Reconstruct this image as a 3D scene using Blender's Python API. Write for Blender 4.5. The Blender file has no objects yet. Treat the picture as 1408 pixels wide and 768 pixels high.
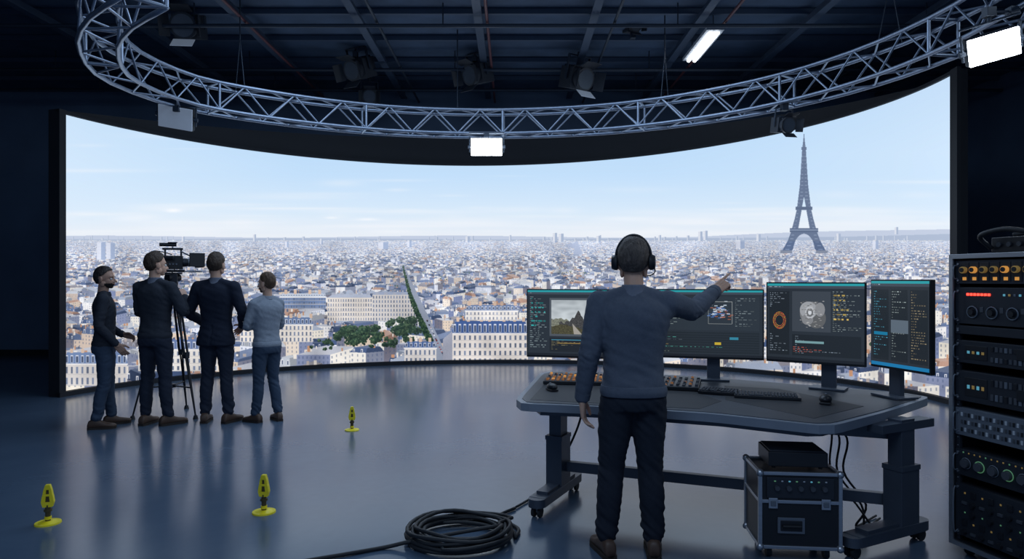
import bpy, math, random
import numpy as np
from mathutils import Vector, Matrix, Euler, noise
random.seed(7); rng=np.random.default_rng(11)
F=950.0; CH=1.6
def P(px,py,d): return Vector(((px-704)/F*d, d, CH+(384-py)/F*d))
scene=bpy.context.scene
scene.view_settings.view_transform='Standard'
scene.view_settings.look='None'

# ------------------------------------------------------------------ materials
def mat(name,col,rough=.6,metal=0.,emit=None,es=0.,bump=0.,bscale=40.,var=0.,vscale=6.,spec=.5,coat=0.,stretch=(1,1,1)):
    m=bpy.data.materials.new(name); m.use_nodes=True
    nt=m.node_tree; b=nt.nodes['Principled BSDF']
    b.inputs['Base Color'].default_value=(*col,1); b.inputs['Roughness'].default_value=rough
    b.inputs['Metallic'].default_value=metal; b.inputs['Specular IOR Level'].default_value=spec
    b.inputs['Coat Weight'].default_value=coat
    tc=nt.nodes.new('ShaderNodeTexCoord'); mp=nt.nodes.new('ShaderNodeMapping')
    mp.inputs['Scale'].default_value=stretch
    nt.links.new(tc.outputs['Object'],mp.inputs['Vector'])
    if emit:
        b.inputs['Emission Color'].default_value=(*emit,1); b.inputs['Emission Strength'].default_value=es
    n=nt.nodes.new('ShaderNodeTexNoise'); n.inputs['Scale'].default_value=vscale; n.inputs['Detail'].default_value=5
    nt.links.new(mp.outputs[0],n.inputs['Vector'])
    v=var if var>0 else .06
    r=nt.nodes.new('ShaderNodeValToRGB')
    r.color_ramp.elements[0].position=.3; r.color_ramp.elements[1].position=.7
    r.color_ramp.elements[0].color=(*[c*(1-v) for c in col],1); r.color_ramp.elements[1].color=(*[min(1,c*(1+v)) for c in col],1)
    nt.links.new(n.outputs['Fac'],r.inputs['Fac']); nt.links.new(r.outputs['Color'],b.inputs['Base Color'])
    if bump>0:
        n2=nt.nodes.new('ShaderNodeTexNoise'); n2.inputs['Scale'].default_value=bscale; n2.inputs['Detail'].default_value=4
        nt.links.new(mp.outputs[0],n2.inputs['Vector'])
        bp=nt.nodes.new('ShaderNodeBump'); bp.inputs['Strength'].default_value=bump; bp.inputs['Distance'].default_value=.01
        nt.links.new(n2.outputs['Fac'],bp.inputs['Height']); nt.links.new(bp.outputs[0],b.inputs['Normal'])
    return m
def imgmat(name,arr,strength=1.,rough=.4):
    h,w,_=arr.shape
    im=bpy.data.images.new(name+'_pixels',w,h)
    a=np.ones((h,w,4),np.float32); a[...,:3]=np.clip(arr[::-1],0,1)
    im.pixels.foreach_set(a.ravel()); im.update(); im.pack()
    m=bpy.data.materials.new(name); m.use_nodes=True; nt=m.node_tree; b=nt.nodes['Principled BSDF']
    b.inputs['Base Color'].default_value=(.01,.01,.012,1); b.inputs['Roughness'].default_value=rough
    t=nt.nodes.new('ShaderNodeTexImage'); t.image=im; t.extension='EXTEND'
    nt.links.new(t.outputs['Color'],b.inputs['Emission Color']); b.inputs['Emission Strength'].default_value=strength
    return m

# ------------------------------------------------------------------ mesh builder
def crom(pts,sub):
    pts=[np.array(p,float) for p in pts]
    if len(pts)==2:
        return [pts[0]+(pts[1]-pts[0])*k/sub for k in range(sub+1)]
    Q=[2*pts[0]-pts[1]]+pts+[2*pts[-1]-pts[-2]]; out=[]
    for i in range(1,len(Q)-2):
        p0,p1,p2,p3=Q[i-1:i+3]
        for k in range(sub):
            t=k/sub
            out.append(.5*((2*p1)+(-p0+p2)*t+(2*p0-5*p1+4*p2-p3)*t*t+(-p0+3*p1-3*p2+p3)*t**3))
    out.append(pts[-1]); return out
def tubegeo(path,rads,n=12):
    path=[Vector(p) for p in path]; vs=[];fs=[]; m=len(path)
    t0=(path[1]-path[0]).normalized()
    up=Vector((0,0,1)) if abs(t0.z)<.9 else Vector((0,1,0))
    u=(up-t0*up.dot(t0)).normalized()
    for i in range(m):
        t=(path[min(i+1,m-1)]-path[max(i-1,0)])
        if t.length<1e-9: t=t0
        t=t.normalized()
        u=(u-t*u.dot(t)).normalized(); w=t.cross(u)
        r=rads[i]
        for k in range(n):
            a=2*math.pi*k/n
            vs.append(path[i]+u*(math.cos(a)*r)+w*(math.sin(a)*r))
    for i in range(m-1):
        for k in range(n):
            a=i*n+k; b=i*n+(k+1)%n
            fs.append((a,b,b+n,a+n))
    c0=len(vs); vs.append(path[0]); vs.append(path[-1])
    for k in range(n):
        fs.append((c0,(k+1)%n,k)); fs.append((c0+1,(m-1)*n+k,(m-1)*n+(k+1)%n))
    return vs,fs
def sphgeo(c,r,rot=None,n=16,m=10):
    if not hasattr(r,'__len__'): r=(r,r,r)
    vs=[Vector((0,0,r[2]))];fs=[]
    for i in range(1,m):
        ph=math.pi*i/m
        for k in range(n):
            a=2*math.pi*k/n
            vs.append(Vector((math.sin(ph)*math.cos(a)*r[0],math.sin(ph)*math.sin(a)*r[1],math.cos(ph)*r[2])))
    vs.append(Vector((0,0,-r[2])))
    for k in range(n): fs.append((0,1+k,1+(k+1)%n))
    for i in range(m-2):
        for k in range(n):
            a=1+i*n+k;b=1+i*n+(k+1)%n
            fs.append((a,a+n,b+n,b))
    L=len(vs)-1; o=1+(m-2)*n
    for k in range(n): fs.append((L,o+(k+1)%n,o+k))
    c=Vector(c)
    if rot: 
        R=rot.to_matrix() if hasattr(rot,'to_matrix') else rot
        vs=[R@v for v in vs]
    return [v+c for v in vs],fs
class MB:
    def __init__(s): s.v=[];s.f=[];s.mi=[];s.sm=[];s.mats=[];s.M=Matrix();s.uv={}
    def idx(s,m):
        if m not in s.mats: s.mats.append(m)
        return s.mats.index(m)
    def add(s,vs,fs,m,smooth=False):
        o=len(s.v); s.v+= [s.M@Vector(v) for v in vs]; k=s.idx(m)
        for f in fs: s.f.append(tuple(o+i for i in f)); s.mi.append(k); s.sm.append(smooth)
    def box(s,c,d,m,rot=None):
        x,y,z=d[0]/2,d[1]/2,d[2]/2
        vs=[Vector((a*x,b*y,cc*z)) for a in(-1,1) for b in(-1,1) for cc in(-1,1)]
        if rot is not None:
            R=rot if isinstance(rot,Matrix) else Euler(rot).to_matrix()
            vs=[R@v for v in vs]
        c=Vector(c); vs=[v+c for v in vs]
        s.add(vs,[(0,1,3,2),(4,6,7,5),(0,4,5,1),(2,3,7,6),(0,2,6,4),(1,5,7,3)],m)
    def beam(s,p0,p1,w,h,m):
        p0=Vector(p0);p1=Vector(p1);t=(p1-p0);L=t.length;t.normalize()
        up=Vector((0,0,1)) if abs(t.z)<.95 else Vector((0,1,0))
        sx=t.cross(up).normalized(); uz=sx.cross(t)
        R=Matrix((t,sx,uz)).transposed()
        s.box((p0+p1)/2,(L,w,h),m,R)
    def cyl(s,p0,p1,r0,m,r1=None,n=16,smooth=True):
        p0=Vector(p0);p1=Vector(p1); r1=r0 if r1 is None else r1
        t=(p1-p0).normalized(); up=Vector((0,0,1)) if abs(t.z)<.9 else Vector((1,0,0))
        u=(up-t*up.dot(t)).normalized(); w=t.cross(u); a=[];b=[]
        for k in range(n):
            g=2*math.pi*k/n; e=u*math.cos(g)+w*math.sin(g); a.append(p0+e*r0); b.append(p1+e*r1)
        s.add(a+b,[(k,(k+1)%n,n+(k+1)%n,n+k) for k in range(n)],m,smooth)
        s.add(a,[tuple(range(n-1,-1,-1))],m); s.add(b,[tuple(range(n))],m)
    def tube(s,pts,r,m,n=8,sub=6):
        path=crom(pts,sub) if sub>1 else pts
        vs,fs=tubegeo(path,[r]*len(path),n); s.add(vs,fs,m,True)
    def sph(s,c,r,m,rot=None,n=16,k=10):
        vs,fs=sphgeo(c,r,rot,n,k); s.add(vs,fs,m,True)
    def prism(s,poly,z0,z1,m):
        n=len(poly); a=[Vector((p[0],p[1],z0)) for p in poly]+[Vector((p[0],p[1],z1)) for p in poly]
        s.add(a,[tuple(range(n-1,-1,-1)),tuple(range(n,2*n))]+[(k,(k+1)%n,n+(k+1)%n,n+k) for k in range(n)],m)
    def quad(s,pts,m,uv=True):
        s.add(pts,[(0,1,2,3)],m); 
        if uv: s.uv[len(s.f)-1]=[(0,0),(1,0),(1,1),(0,1)]
    def torus(s,c,R,r,m,axis='z',n=32,k=10):
        vs=[];fs=[];c=Vector(c)
        for i in range(n):
            a=2*math.pi*i/n
            for j in range(k):
                b=2*math.pi*j/k; q=R+r*math.cos(b)
                p=(q*math.cos(a),q*math.sin(a),r*math.sin(b))
                if axis=='x': p=(p[2],p[0],p[1])
                if axis=='y': p=(p[0],p[2],p[1])
                vs.append(Vector(p)+c)
        for i in range(n):
            for j in range(k):
                fs.append((i*k+j,((i+1)%n)*k+j,((i+1)%n)*k+(j+1)%k,i*k+(j+1)%k))
        s.add(vs,fs,m,True)
    def build(s,name,bevel=0.,seg=2):
        V=np.array([tuple(v) for v in s.v]); lo=V.min(0);hi=V.max(0)
        o=np.array([(lo[0]+hi[0])/2,(lo[1]+hi[1])/2,lo[2]]); V=V-o
        me=bpy.data.meshes.new(name); me.from_pydata(V.tolist(),[],s.f)
        for m in s.mats: me.materials.append(m)
        me.polygons.foreach_set('material_index',s.mi); me.polygons.foreach_set('use_smooth',s.sm)
        if s.uv:
            ul=me.uv_layers.new(name='UVMap')
            for fi,uvs in s.uv.items():
                p=me.polygons[fi]
                for li,u in zip(p.loop_indices,uvs): ul.data[li].uv=u
        me.update(); ob=bpy.data.objects.new(name,me); ob.location=o.tolist()
        scene.collection.objects.link(ob)
        if bevel>0:
            b=ob.modifiers.new('Bevel','BEVEL'); b.width=bevel; b.segments=seg; b.limit_method='ANGLE'; b.angle_limit=math.radians(50)
        return ob

# ------------------------------------------------------------------ common mats
M_wall=mat('wall_navy_paint',(.11,.17,.27),.75,bump=.15,bscale=30,var=.12,vscale=1.2)
M_ceil=mat('ceiling_paint',(.055,.095,.165),.8,var=.2,vscale=2)
M_beam=mat('beam_steel',(.050,.080,.135),.55,.2)
M_pipe=mat('pipe_dark',(.03,.045,.07),.5,.3)
M_red=mat('pipe_red',(.12,.04,.05),.5)
M_black=mat('black_plastic',(.013,.016,.022),.42)
M_blackm=mat('black_matte',(.010,.013,.019),.7)
M_rub=mat('rubber_black',(.015,.018,.023),.6,bump=.1)
M_alu=mat('aluminium',(.28,.34,.44),.42,.85,var=.12,vscale=14)
M_steel=mat('brushed_steel',(.50,.54,.60),.35,.85,stretch=(1,1,12))
M_yel=mat('yellow_plastic',(.90,.76,.02),.4)
M_olive=mat('rod_dark',(.07,.055,.02),.5)
M_desktop=mat('desk_laminate',(.045,.055,.072),.45,bump=.05,bscale=200,var=.1)
M_deskdark=mat('desk_pad',(.018,.022,.030),.55,bump=.05,bscale=200)
M_rim=mat('desk_rim_grey',(.20,.235,.29),.4)
M_deskleg=mat('desk_leg_metal',(.075,.095,.13),.4,.3)
M_lampoff_glow=mat('diffuser_off_glow',(.40,.46,.55),.6,emit=(.5,.62,.8),es=.14)  # lamp is off; faint blue glow painted in by emission
M_lens=mat('fresnel_lens_unlit',(.08,.10,.13),.2)
M_lampon=mat('led_panel_on',(.9,.9,.9),.5,emit=(.92,.96,1),es=20)
M_tube=mat('fluorescent_on',(.9,.9,.9),.5,emit=(.95,.97,1),es=4)
M_orange=mat('button_amber',(.60,.24,.04),.4,emit=(1,.45,.10),es=.45)
M_btn=mat('button_rust',(.50,.19,.07),.45,emit=(1,.4,.1),es=.10)
M_redled=mat('led_red',(.7,.02,.02),.4,emit=(1,.05,.03),es=3)
M_green=mat('led_green',(.12,.25,.15),.4,emit=(.25,.7,.35),es=.15)
M_cyan=mat('led_cyan',(.1,.3,.4),.4,emit=(.2,.7,.9),es=.3)
M_knob=mat('knob_brass_glow',(.55,.36,.12),.35,.2,emit=(1,.6,.15),es=.08)  # brass colour plus a faint amber glow painted in by emission
M_panelgrey=mat('rack_panel_grey',(.15,.18,.225),.45,.3)
M_panel=mat('rack_panel_dark',(.030,.037,.050),.42,.3)
M_key=mat('key_dark',(.06,.07,.088),.5)
M_white=mat('label_white',(.45,.5,.56),.5)

# ------------------------------------------------------------------ room
FLX0,FLX1,FLY0,FLY1,HC=-11.5,9.6,-3.0,14.6,5.6
def slab(name,c,d,m):
    b=MB(); b.box(c,d,m); return b.build(name)
fm=bpy.data.materials.new('polished_concrete_floor'); fm.use_nodes=True; nt=fm.node_tree; b=nt.nodes['Principled BSDF']
tc=nt.nodes.new('ShaderNodeTexCoord')
n1=nt.nodes.new('ShaderNodeTexNoise'); n1.inputs['Scale'].default_value=.9; n1.inputs['Detail'].default_value=7; n1.inputs['Roughness'].default_value=.6
n2=nt.nodes.new('ShaderNodeTexNoise'); n2.inputs['Scale'].default_value=14; n2.inputs['Detail'].default_value=6
mx=nt.nodes.new('ShaderNodeMath'); mx.operation='MULTIPLY_ADD'; mx.inputs[1].default_value=.25
nt.links.new(tc.outputs['Object'],n1.inputs['Vector']); nt.links.new(tc.outputs['Object'],n2.inputs['Vector'])
nt.links.new(n2.outputs['Fac'],mx.inputs[0]); nt.links.new(n1.outputs['Fac'],mx.inputs[2])
cr=nt.nodes.new('ShaderNodeValToRGB'); cr.color_ramp.elements[0].position=.4; cr.color_ramp.elements[1].position=.85
cr.color_ramp.elements[0].color=(.066,.108,.175,1); cr.color_ramp.elements[1].color=(.092,.142,.215,1)
nt.links.new(mx.outputs[0],cr.inputs['Fac']); nt.links.new(cr.outputs['Color'],b.inputs['Base Color'])
rr=nt.nodes.new('ShaderNodeMapRange'); rr.inputs['To Min'].default_value=.13; rr.inputs['To Max'].default_value=.28
nt.links.new(n1.outputs['Fac'],rr.inputs['Value']); nt.links.new(rr.outputs[0],b.inputs['Roughness'])
b.inputs['Specular IOR Level'].default_value=.75
bp=nt.nodes.new('ShaderNodeBump'); bp.inputs['Strength'].default_value=.03; bp.inputs['Distance'].default_value=.01
nt.links.new(n2.outputs['Fac'],bp.inputs['Height']); nt.links.new(bp.outputs[0],b.inputs['Normal'])
cx,cy=(FLX0+FLX1)/2,(FLY0+FLY1)/2
slab('floor',(cx,cy,-.05),(FLX1-FLX0,FLY1-FLY0,.1),fm)
slab('ceiling',(cx,cy,HC+.05),(FLX1-FLX0,FLY1-FLY0,.1),M_ceil)
slab('wall_back',(cx,FLY1+.05,HC/2),(FLX1-FLX0+.4,.1,HC),M_wall)
slab('wall_left',(FLX0-.05,cy,HC/2),(.1,FLY1-FLY0,HC),M_wall)
slab('wall_right',(FLX1+.05,cy,HC/2),(.1,FLY1-FLY0,HC),M_wall)
slab('baseboard_back',(cx,FLY1-.015,.06),(FLX1-FLX0,.03,.12),M_blackm)
slab('baseboard_left',(FLX0+.015,cy,.06),(.03,FLY1-FLY0,.12),M_blackm)

g=MB()
for px in (20,150,310,480,655,822,978,1140,1300,1460):
    X=(px-704)*4/384*.97
    g.box((X,cy+2,HC-.14),(.05,FLY1-FLY0-4.2,.10),M_beam)
    g.box((X,cy+2,HC-.20),(.12,FLY1-FLY0-4.2,.02),M_beam)
for i in range(10):
    Y=4.6+1.12*i
    if Y<FLY1-.1: g.box((cx,Y,HC-.05),(FLX1-FLX0-.1,.06,.08),M_beam)
g.build('ceiling_grid_beams')
g=MB()
for X,m in ((-4.0,M_red),(-.5,M_red),(-2.1,M_pipe),(1.35,M_pipe),(2.95,M_red),(5.9,M_pipe)):
    g.cyl((X+.14,5,HC-.27),(X+.14,FLY1-.05,HC-.27),.022,m,n=8)
for Y in (10.0,12.1,13.4): g.cyl((FLX0+.1,Y,HC-.33),(FLX1-.1,Y,HC-.33),.03,M_pipe,n=8)
for Y in (10.0,12.1,13.4):
    for X in (-8,-4.6,-1,2.4,6): g.cyl((X,Y,HC-.36),(X,Y,HC),.01,M_pipe,n=6)
g.build('ceiling_conduit')

# ------------------------------------------------------------------ Paris picture (LED content)
S=2; X0,Y0,W0,H0=80,95,1240,460
A=np.zeros((H0*S,W0*S,3),np.float32)
yy=(np.arange(H0*S)/S+Y0)[:,None]; xx=(np.arange(W0*S)/S+X0)[None,:]
stops=[95,170,240,290,328]
cols=np.array([(.66,.80,.95),(.71,.84,.965),(.76,.87,.975),(.84,.91,.975),(.92,.935,.96)])
for c in range(3): A[...,c]=np.interp(yy[:,0],stops,cols[:,c])[:,None]
lw=np.clip((420-xx)/420,0,1)*np.clip((330-yy)/100,0,1)*.5
A=A*(1-lw[...,None])+np.array([.93,.965,1.0])*lw[...,None]
rw=np.clip((xx-900)/400,0,1)*np.clip((330-yy)/120,0,1)*.45
A=A*(1-rw[...,None])+np.array([.90,.95,1.0])*rw[...,None]
for k in range(110):
    cx_,cy_=rng.uniform(80,1320),rng.choice([rng.uniform(285,322),rng.uniform(180,300)],p=[.7,.3]); wx,wy=rng.uniform(15,90),rng.uniform(1.2,5)
    e=np.exp(-((xx-cx_)/wx)**2-((yy-cy_)/wy)**2)*rng.uniform(.1,.35)
    A=A*(1-e[...,None])+np.array([.96,.965,.98])*e[...,None]
for (cx_,cy_,wx,wy,o) in ((238,289,10,2.5,.8),(455,299,8,1.5,.5),(505,301,14,1.8,.6),(860,300,40,3,.3),(180,300,30,4,.3)):
    e=np.exp(-((xx-cx_)/wx)**2-((yy-cy_)/wy)**2)*o; A=A*(1-e[...,None])+np.array([.99,.99,1])*e[...,None]
A=A.astype(np.float32)
def Rc(x0,y0,x1,y1,col):
    a=int(round((x0-X0)*S));b=int(round((x1-X0)*S));c=int(round((y0-Y0)*S));d=int(round((y1-Y0)*S))
    if b<=a:b=a+1
    if d<=c:d=c+1
    a=max(a,0);c=max(c,0)
    if b<=a or d<=c: return
    A[c:d,a:b]=col
def Pg(pts,col):
    px=np.array([(p[0]-X0)*S for p in pts]);py=np.array([(p[1]-Y0)*S for p in pts])
    a=max(int(px.min()),0);b=min(int(px.max())+2,A.shape[1]);c=max(int(py.min()),0);d=min(int(py.max())+2,A.shape[0])
    if b<=a or d<=c: return
    gx=np.arange(a,b)[None,:]+.5; gy=np.arange(c,d)[:,None]+.5; ins=np.zeros((d-c,b-a),bool); n=len(px)
    for i in range(n):
        j=(i+1)%n
        if py[i]==py[j]: continue
        cond=((py[i]>gy)!=(py[j]>gy))&(gx<(px[j]-px[i])*(gy-py[i])/(py[j]-py[i])+px[i]); ins^=cond
    A[c:d,a:b][ins]=col
def Ci(x,y,r,col):
    a=max(int((x-r-X0)*S),0);b=int((x+r-X0)*S)+1;c=max(int((y-r-Y0)*S),0);d=int((y+r-Y0)*S)+1
    if b<=a or d<=c: return
    b=min(b,A.shape[1]);d=min(d,A.shape[0])
    gx=np.arange(a,b)[None,:];gy=np.arange(c,d)[:,None]
    m=((gx/S+X0-x)**2+(gy/S+Y0-y)**2)<r*r
    A[c:d,a:b][m]=col
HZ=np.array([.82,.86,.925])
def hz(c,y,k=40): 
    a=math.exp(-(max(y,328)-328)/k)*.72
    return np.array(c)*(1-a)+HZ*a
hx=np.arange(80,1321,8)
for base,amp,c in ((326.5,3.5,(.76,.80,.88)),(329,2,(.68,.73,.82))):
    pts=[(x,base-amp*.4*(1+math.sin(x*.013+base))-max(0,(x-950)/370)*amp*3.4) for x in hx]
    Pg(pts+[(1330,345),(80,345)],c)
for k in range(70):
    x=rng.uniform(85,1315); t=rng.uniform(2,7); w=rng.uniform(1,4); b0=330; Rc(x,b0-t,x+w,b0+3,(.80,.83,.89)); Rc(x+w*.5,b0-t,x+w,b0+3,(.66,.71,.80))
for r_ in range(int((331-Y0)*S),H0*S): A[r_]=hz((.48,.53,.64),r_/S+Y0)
walls=[(.96,.94,.90),(.98,.97,.96),(.93,.88,.82),(.88,.81,.73),(.90,.91,.94),(.95,.92,.86),(.98,.96,.92),(.84,.77,.71),(.99,.99,.99)]
roofs=[(.40,.46,.58),(.52,.57,.67),(.68,.72,.79),(.30,.36,.48),(.76,.62,.55),(.58,.57,.60),(.80,.82,.85),(.44,.51,.65),(.36,.43,.57)]
def building(x,y,w,h,s):
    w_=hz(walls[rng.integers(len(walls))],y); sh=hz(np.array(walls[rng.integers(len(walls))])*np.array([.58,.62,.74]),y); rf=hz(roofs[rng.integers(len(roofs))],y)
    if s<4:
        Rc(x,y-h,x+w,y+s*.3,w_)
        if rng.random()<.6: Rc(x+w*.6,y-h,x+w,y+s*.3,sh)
        if rng.random()<.75: Rc(x,y-h-s*rng.uniform(.08,.3),x+w,y-h,rf)
        return
    flip=rng.random()<.5; w1=w*rng.uniform(.35,.85); w2=w-w1; a1=rng.uniform(0,.16); a2=rng.uniform(.08,.35)
    if flip: w1,w2,a1,a2=w2,w1,a2,a1
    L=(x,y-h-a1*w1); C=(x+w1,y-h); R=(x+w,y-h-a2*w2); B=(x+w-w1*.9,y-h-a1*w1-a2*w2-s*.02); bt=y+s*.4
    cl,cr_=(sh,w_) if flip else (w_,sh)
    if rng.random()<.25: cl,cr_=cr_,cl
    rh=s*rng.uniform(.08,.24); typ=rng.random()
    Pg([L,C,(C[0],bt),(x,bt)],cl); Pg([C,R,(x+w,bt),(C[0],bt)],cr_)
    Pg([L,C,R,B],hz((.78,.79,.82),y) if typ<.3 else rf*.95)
    if typ>=.3:
        t=.12*min(w,s*1.2); up=lambda q,dx:(q[0]+dx,q[1]-rh)
        L2,C2,R2,B2=up(L,t),up(C,(-t if w1>w2 else t)*.3),up(R,-t),up(B,0)
        Pg([L,C,C2,L2],rf*(1. if not flip else .82)); Pg([C,R,R2,C2],rf*(.8 if not flip else 1.)); Pg([L2,C2,R2,B2],rf*.75+.19)
        topy=rh
    else: topy=0
    if s>6:
        for k in range(rng.integers(1,6)):
            cx_=x+rng.uniform(.08,.88)*w; ch=s*rng.uniform(.04,.14); cc=hz([(.80,.62,.50),(.95,.92,.88),(.74,.70,.68),(.42,.46,.54)][rng.integers(4)],y); yt_=y-h-topy-max(a1,a2)*w*.25
            Rc(cx_,yt_-ch,cx_+s*rng.uniform(.03,.1),yt_+ch*.4,cc)
    if s>8:
        k=.48
        for (p,q,wd,cc) in ((L,C,w1,cl),(C,R,w2,cr_)):
            if wd<s*.12: continue
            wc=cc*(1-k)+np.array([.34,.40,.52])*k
            nx=max(1,int(wd/(s*.12))); ny=max(1,int(h/(s*.15)))
            for i in range(nx):
                xa=p[0]+wd*(i+.3)/nx; ya=p[1]+(q[1]-p[1])*(i+.5)/nx
                for j in range(ny+1):
                    if rng.random()<.88:
                        yb=ya+s*.05+j*s*.145; Rc(xa,yb,xa+max(.5,s*.04),yb+max(.7,s*.075),wc)
    if s>20 and typ>=.3:
        nd=max(2,int(w1/(s*.2)))
        for i in range(nd):
            a=x+w1*(i+.35)/nd; ya=L[1]+(C[1]-L[1])*(i+.5)/nd
            Rc(a,ya-rh*.75,a+s*.06,ya-rh*.12,hz((.92,.92,.93),y)); Rc(a+s*.014,ya-rh*.62,a+s*.046,ya-rh*.12,hz((.36,.41,.52),y))
y=331.
while y<556:
    s=max(1.8,.050*(y-326)**1.30)
    x=X0-rng.uniform(0,s)
    while x<X0+W0:
        w=s*rng.uniform(.4,1.9); h=s*rng.uniform(.16,.5)
        if rng.random()<.05: h*=1.7; w*=.6
        yj=y+rng.uniform(-.3,.3)*s
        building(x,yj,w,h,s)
        if rng.random()<.06 and s>2.5:
            for _ in range(6): Ci(x+rng.uniform(0,w),yj-rng.uniform(0,.3)*s,s*.08,hz((.33,.41,.35),y))
        x+=w*rng.uniform(.8,1.2)
    y+=max(.7,s*.25)
for (a,b_,c_,d_) in ((133,333,145,357),(146,334,158,356),(760,320,766,333),(768,321,775,332),(960,318,966,331),(967,317,973,330),(905,323,909,331),(640,325,646,333),(250,325,254,332),(392,332,397,340),(1150,321,1156,332),(1040,322,1046,332),(520,333,534,342),(348,322,352,332),(700,323,703,331),(820,324,826,333),(1230,312,1235,322),(560,330,566,340),(440,328,444,336),(1012,330,1024,341),(1200,330,1208,342)):
    Rc(a,b_,c_,d_,(.90,.91,.94)); Rc((a+c_)/2,b_,c_,d_,(.64,.70,.80))
    for q in np.arange(b_+1,d_,2): Rc(a,q,c_,q+.5,(.72,.76,.84))
Pg([(776,336),(790,342),(788,350),(800,350),(800,345),(795,334),(793,328),(790,334)],(.70,.74,.82))
def facade(x0,y0,x1,y1,rows,colsn,wall=(.92,.89,.86),mans=12,roof=(.36,.45,.62),wd=(.50,.54,.62)):
    Rc(x0,y0,x1,y1,wall)
    if mans:
        Pg([(x0-1,y0),(x1+1,y0),(x1-4,y0-mans),(x0+4,y0-mans)],roof)
        for i in range(colsn):
            a=x0+(x1-x0)*(i+.3)/colsn; dw=(x1-x0)/colsn*.36
            Rc(a-.6,y0-mans*.75,a+dw+.6,y0-1.5,(.88,.89,.92)); Rc(a,y0-mans*.65,a+dw,y0-2,(.33,.38,.48))
        for k in range(int((x1-x0)/16)+1):
            a=x0+6+k*15+rng.uniform(-3,3); Rc(a,y0-mans-5,a+4,y0-mans+1,(.86,.76,.68))
        Rc(x0-1,y0-.5,x1+1,y0+1,(.97,.96,.95))
    for j in range(rows):
        rh=(y1-y0)/rows
        for i in range(colsn):
            a=x0+(x1-x0)*(i+.3)/colsn; dw=(x1-x0)/colsn*.38
            Rc(a,y0+rh*j+rh*.28,a+dw,y0+rh*j+rh*.85,np.array(wd)*rng.uniform(.85,1.15))
        Rc(x0,y0+rh*(j+1)-1,x1,y0+rh*(j+1)-.3,(.78,.77,.77))
facade(450,409,512,441,5,18,(.90,.87,.83),0,wd=(.52,.55,.62)); facade(512,405,572,441,6,15,(.85,.83,.81),0,wd=(.48,.52,.60)); facade(385,408,448,424,3,18,(.50,.58,.72),5,(.75,.8,.86))
Pg([(450,409),(512,409),(508,404),(458,404)],(.72,.75,.81)); Pg([(512,405),(572,405),(566,401),(516,401)],(.66,.70,.78))
for k in range(9): Rc(456+k*12,401+rng.uniform(0,2),461+k*12,405,(.70,.72,.77))
facade(330,446,430,470,3,18,(.93,.90,.86),10,(.45,.53,.67))
facade(945,420,1060,446,4,22,(.95,.93,.90),9,(.52,.58,.70),(.62,.65,.72))
facade(88,500,175,530,2,12,(.88,.86,.84),16,(.50,.58,.72)); facade(190,480,300,510,3,15,(.93,.91,.88),14,(.45,.52,.67))
tre=[(.15,.23,.18),(.21,.30,.22),(.27,.36,.26),(.34,.43,.31),(.18,.27,.21)]
def crown(cx_,cy_,r):
    for _ in range(int(r*r*1.6)+8):
        a=rng.uniform(0,6.283); q=math.sqrt(rng.random()); X_=cx_+math.cos(a)*q*r*1.15; Y_=cy_+math.sin(a)*q*r*.85
        c=np.array(tre[rng.integers(5)])*(1.15-.45*(Y_-cy_+r)/(2*r)+.10*(cx_-X_)/r); Ci(X_,Y_,rng.uniform(.5,1.6),hz(c,Y_,60))
for k in range(44):
    t=rng.random(); crown(462+t*60,450+rng.uniform(0,22)*(1-.4*abs(t-.5)),rng.uniform(3,6))
for k in range(30): crown(rng.uniform(534,574),rng.uniform(438,470),rng.uniform(3,6))
for k in range(14): crown(rng.uniform(505,545),rng.uniform(464,476),rng.uniform(2,4))
for k in range(10): crown(rng.uniform(425,465),rng.uniform(466,480),rng.uniform(1.5,3))
Pg([(553.5,364),(555,364),(606,470),(618,498),(600,498),(572,430)],(.62,.65,.71))
for k in range(950):
    t=rng.random()**.8; yq=364+t*104; c1=np.interp(yq,[364,400,430,468],[552.5,560,570,587]); wq=np.interp(yq,[364,430,468],[2,7,9])
    c=np.array(tre[rng.integers(5)]); Ci(c1+rng.uniform(0,.95)*wq,yq,rng.uniform(.4,.9)*(.7+t*1.3),hz(c,yq,30))
for k in range(26):
    t=rng.random(); yq=430+t*60; c1=np.interp(yq,[430,490],[582,610]); Rc(c1,yq,c1+1.8,yq+1.3,[(.9,.9,.9),(.2,.2,.25),(.6,.2,.2)][rng.integers(3)])
facade(622,458,726,500,4,15,(.93,.90,.87),17,(.32,.42,.62))
Pg([(609,466),(622,455),(622,500),(609,500)],(.66,.67,.72)); facade(640,427,712,440,2,14,(.95,.93,.9),8,(.5,.57,.7),(.64,.66,.72))
facade(556,478,600,500,2,7,(.90,.88,.86),9)
# eiffel tower
ec=(.40,.46,.57); xc=1105.5
prof_y=[184,192,205,230,255,287,300,317,330,346]; hw=[.4,.9,2.6,4.1,5.8,9.8,12.7,17.5,22,31]
def e_hw(v): return np.interp(v,prof_y,hw)
for row in range(int((184-Y0)*S),int((347-Y0)*S)):
    v=row/S+Y0; o=e_hw(v)
    if v<270: inn=0
    elif v<287: inn=(v-270)/17*3.2
    elif v<317: inn=np.interp(v,[290,317],[3.5,8.5])
    else: inn=0
    if v>=320: 
        arch=15*math.sqrt(max(0,1-((346-v)/25.)**2)); inn=max(arch,np.interp(v,[320,346],[0,18]))
    for sx in (-1,1):
        a,b_=sorted((xc+sx*inn,xc+sx*o)); Rc(a,v,b_,v+.5,ec)
for k in range(60):
    v=200+k*2.45; o=e_hw(v)
    if k%2==0: 
        for sx in(-1,1): 
            inn=0 if v<275 else .62*o
            a,b_=sorted((xc+sx*(inn+.2*(o-inn)),xc+sx*(inn+.75*(o-inn)))); Rc(a,v,b_,v+.9,(.55,.61,.71))
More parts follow.
